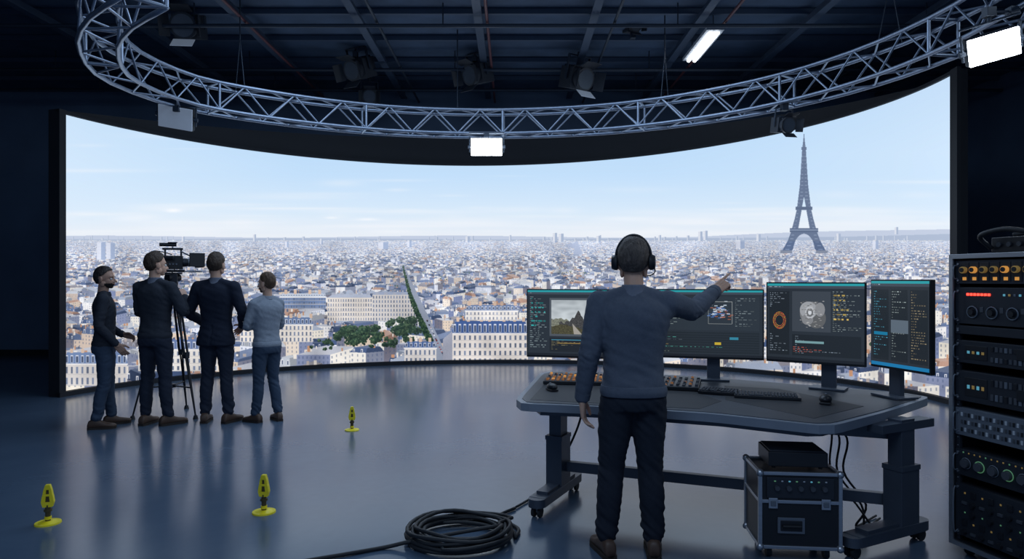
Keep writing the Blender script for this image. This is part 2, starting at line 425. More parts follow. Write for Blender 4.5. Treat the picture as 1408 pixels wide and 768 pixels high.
Rc(xc-3.6,202,xc+3.6,206,ec); Rc(xc-11.5,284,xc+11.5,288.5,(.36,.42,.53)); Rc(xc-19.5,313.5,xc+19.5,319,(.36,.42,.53)); Rc(xc-19.5,315.5,xc+19.5,316.3,(.6,.66,.75))
for sx in(-1,1): Rc(xc+sx*24.5-8,344,xc+sx*24.5+8,348,(.55,.58,.64))
lo=rng.normal(0,1,(24,64)); iy=np.linspace(0,22.99,H0*S); ix=np.linspace(0,62.99,W0*S)
fy=iy.astype(int);fx=ix.astype(int);ty=(iy-fy)[:,None];tx=(ix-fx)[None,:]
ln=(lo[fy][:,fx]*(1-ty)*(1-tx)+lo[fy+1][:,fx]*ty*(1-tx)+lo[fy][:,fx+1]*(1-ty)*tx+lo[fy+1][:,fx+1]*ty*tx)
mk=(yy>331)
A=np.where(mk[...,None],A*(1+.055*ln[...,None]),A)
B_=A.copy(); B_[1:-1,1:-1]=(A[1:-1,1:-1]*8+A[:-2,1:-1]+A[2:,1:-1]+A[1:-1,:-2]+A[1:-1,2:])/12; A=B_
A=A+rng.normal(0,.014,A.shape[:2])[...,None]*mk[...,None]
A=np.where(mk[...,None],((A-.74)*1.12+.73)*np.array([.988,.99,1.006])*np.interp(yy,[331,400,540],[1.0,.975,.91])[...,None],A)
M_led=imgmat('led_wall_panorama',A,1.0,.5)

# LED wall geometry
tab=[(87,537,157),(150,528.5,171),(200,521,183),(300,510,202),(400,503,214),(500,498,222),(600,495,226),(700,494,227),(800,495,223),(900,498,214),(1000,504,199),(1100,513,176),(1200,527,146),(1312,548,104)]
CXC,CYC=-.2,7.2; th=[];rd=[];zt=[]
for px,yb,yt in tab:
    d=(CH-.07)*F/(yb-384); X=(px-704)/F*d; th.append(math.atan2(X-CXC,d-CYC)); rd.append(math.hypot(X-CXC,d-CYC)); zt.append(CH+(384-yt)/F*d)
pr=np.polyfit(th,rd,4); pz=np.polyfit(th,zt,4)
def wpt(t,off=0,edge=None):
    r=np.polyval(pr,t)+off; return Vector((CXC+r*math.sin(t),CYC+r*math.cos(t),0))
NC,NR=220,36; ts=np.linspace(th[0],th[-1],NC+1)
vs=[];fs=[];uvs=[]
for t in ts:
    p=wpt(t); z1=np.polyval(pz,t)
    for j in range(NR+1):
        z=.07+(z1-.07)*j/NR; vs.append((p.x,p.y,z))
        px=704+F*p.x/p.y; py=384-(z-CH)*F/p.y
        uvs.append(((px-X0)/W0,1-(py-Y0)/H0))
for i in range(NC):
    for j in range(NR):
        a=i*(NR+1)+j; fs.append((a,a+NR+1,a+NR+2,a+1))
me=bpy.data.meshes.new('led_display'); me.from_pydata(vs,[],fs); ul=me.uv_layers.new(name='UVMap')
li=np.zeros(len(me.loops),int); me.loops.foreach_get('vertex_index',li)
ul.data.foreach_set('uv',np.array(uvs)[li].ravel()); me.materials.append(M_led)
wall_e=bpy.data.objects.new('curved_led_wall',None); scene.collection.objects.link(wall_e)
ob=bpy.data.objects.new('led_display',me); scene.collection.objects.link(ob); ob.parent=wall_e
fb=MB()
def strip(tA,tB,n,o0,o1,z0f,z1f,m):
    vs=[];fs=[]
    for i in range(n+1):
        t=tA+(tB-tA)*i/n
        a=wpt(t,o0);b_=wpt(t,o1);z0=z0f(t);z1=z1f(t)
        vs+=[(a.x,a.y,z0),(a.x,a.y,z1),(b_.x,b_.y,z1),(b_.x,b_.y,z0)]
    for i in range(n):
        for k in range(4): fs.append((4*i+k,4*i+4+k,4*i+4+(k+1)%4,4*i+(k+1)%4))
    fs.append((0,1,2,3)); fs.append(tuple(4*n+k for k in (3,2,1,0)))
    fb.add(vs,fs,m)
zt_=lambda t: np.polyval(pz,t)
e0,e1=th[0]-.018,th[-1]+.018
strip(e0,e1,160,.015,.16,lambda t:.0,lambda t:zt_(t)+.05,M_blackm)
strip(e0,e1,160,-.06,.015,lambda t:.0,lambda t:.065,M_blackm)
strip(e0,e1,160,-.03,.015,lambda t:zt_(t)+.005,lambda t:zt_(t)+.05,M_blackm)
strip(e0,th[0]-.002,2,-.05,.015,lambda t:.0,lambda t:zt_(t)+.05,M_blackm)
strip(th[-1]+.002,e1+.008,2,-.05,.015,lambda t:.0,lambda t:zt_(t)+.05,M_blackm)
fo=fb.build('frame'); fo.parent=wall_e
fb=MB(); strip(e0,e1,120,.05,.12,lambda t:zt_(t)+.04,lambda t:zt_(t)+.045+.5*max(0,math.cos(t*1.3))**.8,M_blackm); mo=fb.build('masking_header'); mo.parent=wall_e

# ------------------------------------------------------------------ truss
TZ=4.1
tp=[(-3.05,5.75),(-3.68,6.3),(-4.19,7.0),(-4.55,8.0),(-4.38,9.1),(-3.83,9.8),(-2.81,10.5),(-1.66,10.95),(-.28,11.1),(1.1,10.9),(2.16,10.46),(3.06,9.8),(3.75,9.0),(4.22,8.08),(4.46,7.1),(4.5,6.3),(4.45,5.3)]
pp=np.array(crom([(a,b_,TZ) for a,b_ in tp],24)); L=np.concatenate([[0],np.cumsum(np.linalg.norm(np.diff(pp,axis=0),axis=1))])
bay=.36; nb=int(L[-1]/bay); sl=np.linspace(0,L[-1],nb+1)
Q=np.stack([np.interp(sl,L,pp[:,i]) for i in range(3)],1)
tr=MB(); ww,hh=.17,.185; ch={}
for i in range(nb+1):
    t=Q[min(i+1,nb)]-Q[max(i-1,0)]; t/=np.linalg.norm(t); nrm=np.array([-t[1],t[0],0])
    for a in(-1,1):
        for c in(-1,1): ch.setdefault((a,c),[]).append(Vector(Q[i]+nrm*ww*a+np.array([0,0,hh*c])))
for k,pts in ch.items(): tr.tube(pts,.025,M_alu,n=8,sub=1)
for i in range(nb):
    for (a,b_) in (((-1,-1),(-1,1)),((1,-1),(1,1)),((-1,-1),(1,-1)),((-1,1),(1,1))):
        p,q=(a,b_) if i%2==0 else (b_,a)
        tr.cyl(ch[p][i],ch[q][i+1],.0125,M_alu,n=6)
    if i%6==0:
        for (a,b_) in (((-1,-1),(-1,1)),((1,-1),(1,1)),((-1,-1),(1,-1)),((-1,1),(1,1))): tr.cyl(ch[a][i],ch[b_][i],.02,M_alu,n=6)
    if i%9==4:
        for a in (-1,1): tr.cyl(ch[(a,1)][i],(Q[i][0],Q[i][1],HC-.6),.006,M_pipe,n=6)
        tr.cyl((Q[i][0],Q[i][1],HC-.6),(Q[i][0],Q[i][1],HC),.01,M_pipe,n=6)
tr.build('circular_lighting_truss')

# ------------------------------------------------------------------ lamps
def panel_light(name,px,py,d,w,h,yaw,pitch,roll,face,ztop,arm=None):
    c=P(px,py,d); g=MB(); R=Euler((pitch,roll,yaw),'XYZ').to_matrix().to_4x4()
    g.M=Matrix.Translation(c)@R
    g.box((0,.06,0),(w+.02,.09,h+.02),M_black)
    for k in range(7): g.box((-w*.42+k*w*.14,.125,0),(.012,.05,h*.9),M_black)
    g.box((0,.006,0),(w+.012,.03,h+.012),face)
    for sx in(-1,1): 
        g.box((sx*(w/2+.035),.06,.04),(.015,.04,h*.5+.12),M_pipe)
        g.cyl((sx*(w/2+.01),.06,0),(sx*(w/2+.06),.06,0),.03,M_pipe,n=12)
    g.box((0,.06,h/2+.10),(w+.085,.04,.015),M_pipe)
    top=g.M@Vector((0,.06,h/2+.10)); g.M=Matrix()
    g.cyl(top,(top.x,top.y,ztop),.018,M_pipe,n=8); g.box((top.x,top.y,ztop-.02),(.08,.08,.08),M_pipe)
    if arm: g.cyl((top.x,top.y,ztop-.02),(top.x+arm[0],top.y+arm[1],ztop-.02),.02,M_pipe,n=8); g.box((top.x+arm[0],top.y+arm[1],ztop-.01),(.08,.08,.07),M_pipe)
    return g.build(name,.004)
panel_light('led_panel_light',669,202,10.85,.47,.25,0,.15,0,M_lampon,TZ-.21)
panel_light('led_panel_light',1367,65,5.9,.37,.215,-.35,.45,-.22,M_lampon,TZ-.21,arm=(.2,0))
panel_light('softbox_light',241,162,9.25,.42,.28,.15,.45,.15,M_lampoff_glow,TZ-.21)
g=MB(); g.box((3.0,10.9,HC-.30),(.26,1.45,.05),M_white); g.cyl((2.95,10.25,HC-.345),(2.95,11.55,HC-.345),.03,M_tube); g.cyl((3.05,10.25,HC-.345),(3.05,11.55,HC-.345),.03,M_tube)
for Y in (10.3,11.5): g.cyl((3,Y,HC-.28),(3,Y,HC),.008,M_pipe,n=6)
g.build('fluorescent_batten')
M_spot=mat('spotlight_housing',(.030,.037,.050),.5)
def fresnel(px,py,d,sc,yaw,pitch,front,name='stage_spotlight',ztop=HC-.1):
    c=P(px,py,d); g=MB(); g.M=Matrix.Translation(c)@Euler((pitch,0,yaw)).to_matrix().to_4x4()@Matrix.Scale(sc,4)
    g.box((0,.08,0),(.30,.26,.28),M_spot); g.cyl((0,-.02,0),(0,-.16,0),.13,M_spot,r1=.15,n=20); g.cyl((0,-.16,0),(0,-.165,0),.125,M_lens,n=20)
    for k in range(5): g.box((0,-.02+k*.05,.15),(.24,.015,.03),M_pipe)
    for a in range(4):
        R=Matrix.Rotation(a*math.pi/2,4,'Y'); old=g.M.copy(); g.M=old@R@Matrix.Translation((0,-.16,.15))@Matrix.Rotation(-.5,4,'X')
        g.box((0,-.07,0),(.24,.15,.008),front if (a==2 and front is M_lampoff_glow) else M_spot); g.M=old  # lower flap can carry the unlit diffuser's painted glow
    for sx in(-1,1): g.box((sx*.175,.05,.13),(.015,.04,.32),M_pipe)
    g.box((0,.05,.29),(.365,.04,.015),M_pipe)
    top=g.M@Vector((0,.05,.29)); g.M=Matrix(); g.cyl(top,(top.x,top.y,ztop),.018,M_pipe,n=8)
    g.box((top.x,top.y,ztop-.02),(.08,.10,.1),M_pipe); g.build(name,.004)
fresnel(258,36,10.3,1.3,.1,.3,M_lampoff_glow); fresnel(493,95,12.0,1.2,-.5,.4,M_black); fresnel(655,102,12.2,1.2,-.7,.3,M_black); fresnel(795,108,12.0,1.3,.6,.3,M_lampoff_glow); fresnel(870,36,11,.7,.3,.2,M_black); fresnel(508,132,13.2,.9,.2,.3,M_lampoff_glow)
fresnel(1078,172,9.1,.7,.2,.2,M_black,ztop=TZ-.21)

# ------------------------------------------------------------------ desk
DZ=.80
def chaikin(poly,it=2,fr=.18):
    for _ in range(it):
        o=[]
        for i in range(len(poly)):
            a=np.array(poly[i],float);b_=np.array(poly[(i+1)%len(poly)],float); o+= [tuple(a+(b_-a)*fr),tuple(b_-(b_-a)*fr)]
        poly=o
    return poly
base=[(0.0,4.50),(.62,4.36),(1.2,4.14),(1.74,3.78),(2.30,4.22),(2.86,4.72),(2.78,4.92),(1.60,5.72),(.95,5.98),(.26,6.06)]
def inset(poly,k):
    n=len(poly); o=[]
    for i in range(n):
        a=np.array(poly[i-1]);b_=np.array(poly[i]);c2=np.array(poly[(i+1)%n])
        e1=(b_-a)/np.linalg.norm(b_-a);e2=(c2-b_)/np.linalg.norm(c2-b_)
        n1=np.array([-e1[1],e1[0]]);n2=np.array([-e2[1],e2[0]]); nn=n1+n2; nn/=np.linalg.norm(nn); o.append(tuple(b_+nn*k/max(.4,nn.dot(n1))))
    return o
dk=MB()
dk.prism(chaikin(base,2,.1),DZ-.055,DZ-.004,M_rim)
dk.prism(chaikin(inset(base,.035),2,.1),DZ-.01,DZ,M_desktop)
dk.prism([(.12,4.60),(1.16,4.27),(1.38,4.55),(1.28,5.0),(.26,5.35)],DZ-.002,DZ+.002,M_deskdark)
dk.prism([(1.42,4.60),(1.74,3.98),(2.22,4.36),(1.95,5.05),(1.60,5.2)],DZ-.002,DZ+.002,M_deskdark)
dk.prism(chaikin(inset(base,.12),1,.1),DZ-.10,DZ-.05,M_deskleg)
def foot(p0,p1,col):
    p0=Vector(p0);p1=Vector(p1);t=(p1-p0).normalized(); s_=Vector((-t.y,t.x,0))
    dk.beam(p0+Vector((0,0,.10)),p1+Vector((0,0,.10)),.12,.06,M_deskleg)
    dk.beam(p0+t*.08+Vector((0,0,.135)),p1-t*.08+Vector((0,0,.135)),.085,.03,M_deskleg)
    for e in(p0,p1):
        dk.cyl(e+Vector((0,0,.072)),e+Vector((0,0,.128)),.06,M_deskleg)
        for k in(-1,1): dk.cyl(e+s_*(.012*k)+Vector((0,0,.036)),e+s_*(.032*k)+Vector((0,0,.036)),.035,M_rub)
        dk.cyl(e+Vector((0,0,.035)),e+Vector((0,0,.09)),.012,M_steel,n=8)
    c=Vector(col); ang=math.atan2(t.y,t.x)
    dk.box((c.x,c.y,.30),(.17,.12,.36),M_deskleg,(0,0,ang)); dk.box((c.x,c.y,.58),(.125,.09,.36),M_deskleg,(0,0,ang))
    dk.box((c.x,c.y,.47),(.18,.13,.03),M_deskleg,(0,0,ang)); dk.box((c.x,c.y,.72),(.5,.10,.05),M_deskleg,(0,0,ang))
foot((.17,4.66,0),(.47,5.26,0),(.335,5.0)); foot((1.96,3.98,0),(2.50,4.26,0),(2.36,4.19))
dk.beam((.38,5.02,.25),(2.34,4.25,.25),.05,.07,M_deskleg); dk.beam((.38,5.02,.66),(2.34,4.25,.66),.03,.08,M_deskleg)
desk_ob=dk.build('control_desk',.006,3)

def ui(kind,w=720,h=440):
    a=np.zeros((h,w,3),np.float32); a[:]=(.155,.185,.215)
    def r(x0,y0,x1,y1,c): a[int(y0*h):max(int(y0*h)+1,int(y1*h)),int(x0*w):max(int(x0*w)+1,int(x1*w))]=c
    def lines(x0,y0,x1,y1,n,c,k=1.):
        for i in range(n):
            yv=y0+(y1-y0)*i/n; q=x0
            while q<x1-.02:
                l=rng.uniform(.006,.035)*k; r(q,yv,min(q+l,x1),yv+(y1-y0)/n*.32,np.array(c)*rng.uniform(.6,1.1)); q+=l+rng.uniform(.006,.03)
                if rng.random()<.25: break
    r(0,0,1,.03,(.16,.60,.64)); r(0,.03,1,.065,(.24,.28,.32)); lines(.02,.038,.6,.065,1,(.6,.65,.7))
    r(0,.965,1,1,(.11,.13,.155))
    if kind==0:
        lines(.02,.10,.17,.9,26,(.5,.56,.58)); lines(.03,.12,.16,.6,7,(.2,.6,.6)); 
        r(.185,.12,.63,.70,(.30,.33,.36)); r(.63,.12,.65,.70,(.22,.25,.28))
        x0i,x1i,y0i,y1i=int(.20*w),int(.615*w),int(.15*h),int(.67*h); Wv,Hv=x1i-x0i,y1i-y0i
        for i in range(Wv):
            u=i/Wv; n_=noise.fractal(Vector((u*9,0,3)),1,2,5)*.06
            peak=.66-.34*math.exp(-abs((u-.56)/.09)**1.6)-.10*math.exp(-abs((u-.40)/.07)**2)+n_*1.6; mid=.62-.08*math.sin(u*5+1)+n_; fg=.78-.06*math.sin(u*7)+n_*.5
            for j in range(Hv):
                v=j/Hv; sky=np.array([.74,.77,.79])-(.5-v)*.16+noise.noise(Vector((u*6,v*10,1)))*.09; c=sky
                tex=1+.35*noise.fractal(Vector((u*40,v*30,2)),1,2,3)
                if v>mid: c=np.array([.46,.47,.42])*tex
                if v>peak and abs(u-.5)<.34: c=np.array([.26,.26,.26])*tex
                if v>fg: c=np.array([.29,.28,.20])*tex
                rw_=(v-.68)*.5
                if v>.68 and abs(u-.42-(v-.68)*.35)<rw_*.5: c=np.array([.62,.60,.57])
                a[y0i+j,x0i+i]=c
        r(.66,.10,.99,.45,(.19,.22,.25)); lines(.67,.12,.98,.44,14,(.5,.55,.6)); r(.66,.5,.99,.9,(.13,.15,.17)); lines(.67,.52,.98,.88,12,(.35,.5,.5))
        r(.185,.73,.65,.94,(.12,.14,.165)); lines(.2,.75,.63,.92,8,(.5,.48,.35)); r(.2,.75,.5,.765,(.25,.5,.6)); r(.25,.80,.55,.815,(.55,.45,.25))
    if kind==1:
        r(.03,.10,.97,.60,(.17,.20,.23)); lines(.05,.12,.3,.56,16,(.5,.55,.55)); lines(.75,.12,.95,.56,14,(.45,.5,.52))
        for i in range(110):
            x_,y_=rng.normal(.60,.045),rng.normal(.33,.05); r(x_,y_,x_+.03,y_+.012,[(.75,.8,.85),(.3,.45,.7),(.6,.35,.25),(.2,.25,.3)][rng.integers(4)])
        r(.50,.17,.504,.50,(.6,.62,.62)); r(.72,.17,.724,.50,(.6,.62,.62)); r(.50,.17,.72,.175,(.6,.62,.62)); r(.50,.5,.72,.505,(.6,.62,.62))
        for j in range(9):
            yv=.63+j*.036; r(.03,yv,.97,yv+.026,(.13,.155,.18)); lines(.04,yv+.006,.95,yv+.024,1,[(.6,.65,.6),(.65,.55,.3),(.3,.6,.55),(.5,.55,.6)][j%4],1.)
        r(.56,.78,.62,.82,(.75,.65,.2)); r(.70,.70,.78,.74,(.2,.5,.6))
    if kind==2:
        r(.02,.10,.24,.93,(.12,.145,.17)); lines(.03,.12,.22,.32,8,(.5,.55,.6)); lines(.03,.66,.22,.9,8,(.5,.55,.6))
        for i in range(900):
            t=rng.uniform(0,6.28); q=rng.choice([.045,.068,.058]); r(.13+q*math.cos(t),.48+q*1.6*math.sin(t),.134+q*math.cos(t),.487+q*1.6*math.sin(t),[(.85,.35,.25),(.75,.7,.25),(.7,.3,.2)][rng.integers(3)])
        r(.27,.10,.67,.62,(.23,.26,.295))
        Y_,X_=np.mgrid[0:h,0:w]
        for k,(px_,py_,rx_,ry_,g_) in enumerate(((.47,.38,.12,.15,.45),(.52,.44,.10,.13,.36),(.44,.34,.09,.11,.60),(.56,.33,.05,.09,.52),(.43,.46,.06,.07,.50),(.455,.37,.05,.08,.70),(.455,.37,.035,.055,.42),(.455,.37,.018,.03,.80))):
            m=((X_/w-px_)/rx_)**2+((Y_/h-py_)/ry_)**2<1; a[m]=np.array([g_,g_*1.02,g_*1.05])
        for i in range(60):
            x_,y_=.35+.24*rng.random(),.22+.34*rng.random(); g_=rng.uniform(.3,.75); r(x_,y_,x_+.02,y_+.008,(g_,g_,g_))
        lines(.69,.10,.97,.62,22,(.55,.6,.6)); lines(.70,.14,.85,.5,6,(.75,.65,.35))
        r(.27,.66,.97,.93,(.12,.145,.17)); lines(.3,.68,.95,.92,9,(.45,.5,.55)); r(.3,.74,.6,.77,(.45,.6,.62)); lines(.28,.82,.6,.9,3,(.7,.35,.3))
    if kind==3:
        for k in range(3): r(.03+k*.33,.10,.32+k*.33,.93,(.12,.15,.175)); lines(.05+k*.33,.12,.30+k*.33,.9,26,[(.3,.6,.7),(.55,.6,.6),(.55,.5,.4)][k])
        r(.36,.45,.66,.6,(.35,.40,.45)); r(.05,.6,.3,.64,(.1,.45,.6)); r(0,.96,1,1,(.1,.45,.65))
    return a
def monitor(name,L2,R2,zb,zt2,kind,standx=.5):
    Lp=Vector((L2[0],L2[1],0));Rp=Vector((R2[0],R2[1],0)); t=(Rp-Lp); w=t.length; t.normalize(); nf=Vector((t.y,-t.x,0))
    R=Matrix((t,-nf,Vector((0,0,1)))).transposed().to_4x4(); c=(Lp+Rp)/2; c.z=(zb+zt2)/2; h=zt2-zb
    g=MB(); g.M=Matrix.Translation(c)@R
    g.box((0,.02,0),(w,.035,h),M_black); g.box((0,.05,-.02),(w*.6,.05,h*.6),M_black)
    bz=.010
    m=imgmat(name+'_ui_%d'%kind,ui(kind),1.0,.25)
    y=-.0008
    g.quad([(-w/2+bz,y,-h/2+bz*1.7),(w/2-bz,y,-h/2+bz*1.7),(w/2-bz,y,h/2-bz),(-w/2+bz,y,h/2-bz)],m)
    sx=(standx-.5)*w; fz=DZ-c.z
    g.box((sx,.10,(fz-h*.1)/2-.01),(.10,.035,abs(fz)-h*.1),M_deskleg); g.box((sx,.085,-.05),(.12,.06,.12),M_black)
    g.box((sx,.08,fz+.009),(.24,.17,.014),M_deskleg)
    return g.build(name,.003)
monitor('computer_monitor',(.124,5.86),(1.13,5.60),.945,1.52,0,.45)
monitor('computer_monitor',(1.145,5.55),(1.945,5.33),.975,1.525,1,.55)
monitor('computer_monitor',(1.92,5.22),(2.475,4.83),.985,1.58,2,.62)
monitor('computer_monitor',(2.49,4.80),(2.612,4.31),1.0,1.60,3,.25)

def dpos(px,py,z=DZ): d=(CH-z)*F/(py-384); return (px-704)/F*d,d
ON=.004
def panelobj(name,px,py,w,dp,ang,nx,ny,cols):
    x,y=dpos(px,py); g=MB(); g.M=Matrix.Translation((x,y,DZ+ON))@Matrix.Rotation(ang,4,'Z')
    g.box((0,0,.012),(w,dp,.024),M_black); g.box((0,0,.025),(w*.96,dp*.94,.004),M_panel)
    for i in range(nx):
        for j in range(ny):
            c=cols[(i*7+j*3+i*j)%len(cols)]; X=-w*.44+w*.88*i/(nx-1); Y=-dp*.40+dp*.80*j/(ny-1)
            if (i+j)%3==0: g.cyl((X,Y,.026),(X,Y,.043),.011,c,r1=.009,n=10)
            else: g.box((X,Y,.030),(.022,.026,.012),c)
    g.build(name,.002)
panelobj('switcher_control_panel',794,524,.50,.42,-.15,12,7,[M_btn,M_btn,M_key,M_btn,M_orange,M_btn,M_key])
panelobj('lighting_control_panel',934,530,.30,.5,-.3,7,8,[M_key,M_btn,M_key,M_key,M_key,M_key])
def keyboard(px,py,w,dp,ang):
    x,y=dpos(px,py); g=MB(); g.M=Matrix.Translation((x,y,DZ+ON))@Matrix.Rotation(ang,4,'Z')
    g.box((0,0,.009),(w,dp,.018),M_black); nx=int(w/.021)
    for i in range(nx):
        for j in range(5):
            if j==0 and 3<i<nx*.55: continue
            g.box((-w/2+.014+i*(w-.02)/nx,-dp/2+.02+j*(dp-.03)/5,.022),(.016,.016,.010),M_key)
    g.box((-w/2+.014+(nx*.29)*(w-.02)/nx+.01,-dp/2+.02,.022),((nx*.25)*.02,.016,.010),M_key)
    g.build('keyboard',.0015)
keyboard(990,540,.27,.20,-.45); keyboard(1054,546,.42,.20,-.30)
def mouse(px,py,a,s=1):
    x,y=dpos(px,py); g=MB(); g.M=Matrix.Translation((x,y,DZ+ON))@Matrix.Rotation(a,4,'Z')@Matrix.Scale(s,4)
    g.sph((0,0,.026),(.034,.058,.026),M_black); g.box((0,0,.006),(.056,.098,.012),M_black); g.cyl((-.004,.03,.044),(.004,.03,.044),.009,M_rim,n=10)
    g.build('computer_mouse',.003)
mouse(1135,555,-.5,1.15); mouse(759,537,.4)

# ------------------------------------------------------------------ rack
rk=MB(); A0=Vector((2.575,4.06,0)); dr=Vector((.13,-.5,0)).normalized(); inn=Vector((-dr.y,dr.x,0))
if inn.x<0: inn=-inn
RM=Matrix((dr,inn,Vector((0,0,1)))).transposed().to_4x4(); rk.M=Matrix.Translation(A0)@RM
RW,RD,RH=.62,.62,1.745
z0=.06
rk.box((RW/2,RD-.01,(RH+z0)/2),(RW,.02,RH-z0),M_black)
for x in (.012,RW-.012): rk.box((x,RD/2,(RH+z0)/2),(.024,RD,RH-z0),M_black)
for z in (z0+.02,RH-.012): rk.box((RW/2,RD/2,z),(RW,RD,.024),M_black)
for x in (.012,RW-.012): rk.box((x,-.004,(RH+z0)/2),(.026,.012,RH-z0),M_steel)
for z in (z0+.012,RH-.012): rk.box((RW/2,-.004,z),(RW,.012,.026),M_steel)
for x in (.035,RW-.035):
    rk.box((x,.03,(RH+z0)/2),(.022,.02,RH-z0-.04),M_panel)
    for k in range(34): rk.cyl((x,.021,.12+k*.047),(x,.017,.12+k*.047),.004,M_steel,n=6)
for x in (.06,RW-.06):
    for y in(.08,RD-.08): rk.cyl((x-.015,y,.03),(x+.015,y,.03),.03,M_rub)
def unit(za,zb_,kind,pm=M_panel):
    zc=(za+zb_)/2;h=zb_-za
    rk.box((RW/2,.24,zc),(RW-.07,.44,h),pm); rk.box((RW/2,.015,zc),(RW-.055,.012,h-.004),pm)
    X0_,X1_=.06,RW-.06
    for x in (.045,RW-.045):
        for z in (za+.02,zb_-.02): rk.cyl((x,.009,z),(x,.004,z),.006,M_steel,n=8)
        if h>.1: rk.tube([(x,.008,za+.03),(x,-.022,za+.035),(x,-.022,zb_-.035),(x,.008,zb_-.03)],.004,M_panelgrey,n=6,sub=3)
    f=lambda x,z,w,hh,m,dpt=.012: rk.box((x,.009-dpt/2+.003,z),(w,dpt,hh),m)
    if kind=='knobs':
        for k in range(8):
            x=X0_+.03+k*.063
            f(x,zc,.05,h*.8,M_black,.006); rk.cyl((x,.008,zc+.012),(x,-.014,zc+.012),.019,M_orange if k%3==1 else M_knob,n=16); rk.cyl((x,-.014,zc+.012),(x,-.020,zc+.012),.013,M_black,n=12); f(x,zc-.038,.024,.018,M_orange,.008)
    if kind=='leds':
        for k in range(7): f(X0_+.05+k*.022,zb_-.04,.014,.014,M_redled,.008)
        for k in range(4):
            x=X0_+.08+k*.12; rk.torus((x,.004,zc-.035),.032,.004,M_panelgrey,'y',20,6); rk.cyl((x,.008,zc-.035),(x,-.012,zc-.035),.017,M_black)
            f(x+.055,zc-.02,.02,.03,M_key,.006)
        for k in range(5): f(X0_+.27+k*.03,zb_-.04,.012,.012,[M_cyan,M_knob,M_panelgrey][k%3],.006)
    if kind=='buttons':
        f(X0_+.1,zc,.14,h*.6,M_black,.006); 
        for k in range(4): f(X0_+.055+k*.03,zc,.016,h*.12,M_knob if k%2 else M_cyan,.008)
        for r_ in range(2):
            for k in range(11): f(X0_+.20+k*.027,zc+(r_-.5)*h*.45,.016,h*.2,[M_key,M_black,M_panelgrey,M_key,M_key][(k*2+r_)%5],.008)
    if kind=='grey':
        for r_ in range(3):
            for k in range(22): f(X0_+.01+k*.0225,zc+(r_-1)*h*.27,.012,h*.14,[M_black,M_key,M_white][(k*5+r_)%3],.006)
    if kind=='dials':
        for k in range(6):
            x=X0_+.04+k*.085; rk.cyl((x,.008,zc),(x,-.015,zc),.024,M_key,n=16); rk.torus((x,.004,zc),.030,.003,M_green if k%2 else M_panelgrey,'y',20,6)
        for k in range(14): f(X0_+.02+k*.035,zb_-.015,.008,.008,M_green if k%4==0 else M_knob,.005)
    if kind=='big':
        for r_ in range(5):
            for k in range(9):
                x=X0_+.03+k*.055; z=za+.03+r_*(h-.05)/4.5
                c=(k*3+r_*5)%6
                if c<2: rk.cyl((x,.008,z),(x,-.012,z),.014,M_black,n=12)
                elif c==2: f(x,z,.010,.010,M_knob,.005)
                elif c==3: f(x,z,.03,.016,M_key)
                elif c==4: f(x,z,.008,.008,M_green,.005)
                else: f(x,z,.03,.035,M_black,.01)
unit(1.575,1.71,'knobs'); unit(1.345,1.555,'leds'); unit(1.285,1.335,'none'); unit(1.12,1.25,'buttons'); unit(.90,1.075,'buttons'); unit(.70,.86,'grey',M_panelgrey); unit(.47,.62,'dials'); unit(.12,.42,'big')
for z in (1.20,.985): rk.box((RW*.75,.004,z),(.12,.006,.06),M_black)
rk.build('equipment_rack',.0025)
am=MB(); am.M=Matrix.Translation(A0+Vector((0,0,RH+.001)))@RM
am.box((.36,.33,.05),(.42,.40,.085),M_black)
for x in (.18,.54):
    for y in(.16,.5): am.cyl((x,y,0),(x,y,.012),.015,M_rub,n=10)
for k in range(6): am.cyl((.2+k*.06,.135,.05),(.2+k*.06,.12,.05),.014,M_key,n=10)
am.tube([(.16,.12,.03),(.15,.05,.10),(.3,.04,.13),(.45,.05,.11),(.57,.08,.13)],.014,M_rub)
am.tube([(.57,.15,.095),(.45,.2,.14),(.3,.25,.12),(.22,.2,.105)],.012,M_rub)
am.build('audio_amplifier',.004)

# flight case
fc=MB(); fc.M=Matrix.Translation((1.655,4.10,0))@Matrix.Rotation(-.10,4,'Z')
w_,d_,h_=.44,.34,.42; zb_=.075
fc.box((0,0,zb_+h_/2),(w_,d_,h_),M_black)
for sx in(-1,1):
    for sy in(-1,1): 
        fc.box((sx*w_/2,sy*d_/2,zb_+h_/2),(.022,.022,h_+.01),M_steel)
        for z in (zb_,zb_+h_): fc.sph((sx*w_/2,sy*d_/2,z),.022,M_steel,n=12,k=8)
        fc.cyl((sx*(w_/2-.06)-.014,sy*(d_/2-.06),.032),(sx*(w_/2-.06)+.014,sy*(d_/2-.06),.032),.032,M_rub); fc.box((sx*(w_/2-.06),sy*(d_/2-.06),.066),(.06,.06,.02),M_steel)
for z in (zb_,zb_+h_*.62,zb_+h_):
    for sy in(-1,1): fc.box((0,sy*d_/2,z),(w_,.018,.02),M_steel)
    for sx in(-1,1): fc.box((sx*w_/2,0,z),(.018,d_,.02),M_steel)
yf=-d_/2
fc.box((0,yf-.004,zb_+h_*.81),(w_-.07,.014,h_*.28),M_panel)
for k in range(5): fc.cyl((-.13+k*.065,yf-.01,zb_+h_*.81),(-.13+k*.065,yf-.028,zb_+h_*.81),.014,M_key,n=12)
for k in range(8): fc.box((-.14+k*.04,yf-.012,zb_+h_*.9),(.012,.006,.008),[M_green,M_white,M_cyan][k%3])
fc.box((-.05,yf-.006,zb_+h_*.30),(.15,.012,.09),M_panelgrey); fc.box((-.05,yf-.012,zb_+h_*.30),(.12,.006,.06),M_black); fc.cyl((-.10,yf-.024,zb_+h_*.30),(0,yf-.024,zb_+h_*.30),.008,M_rub)
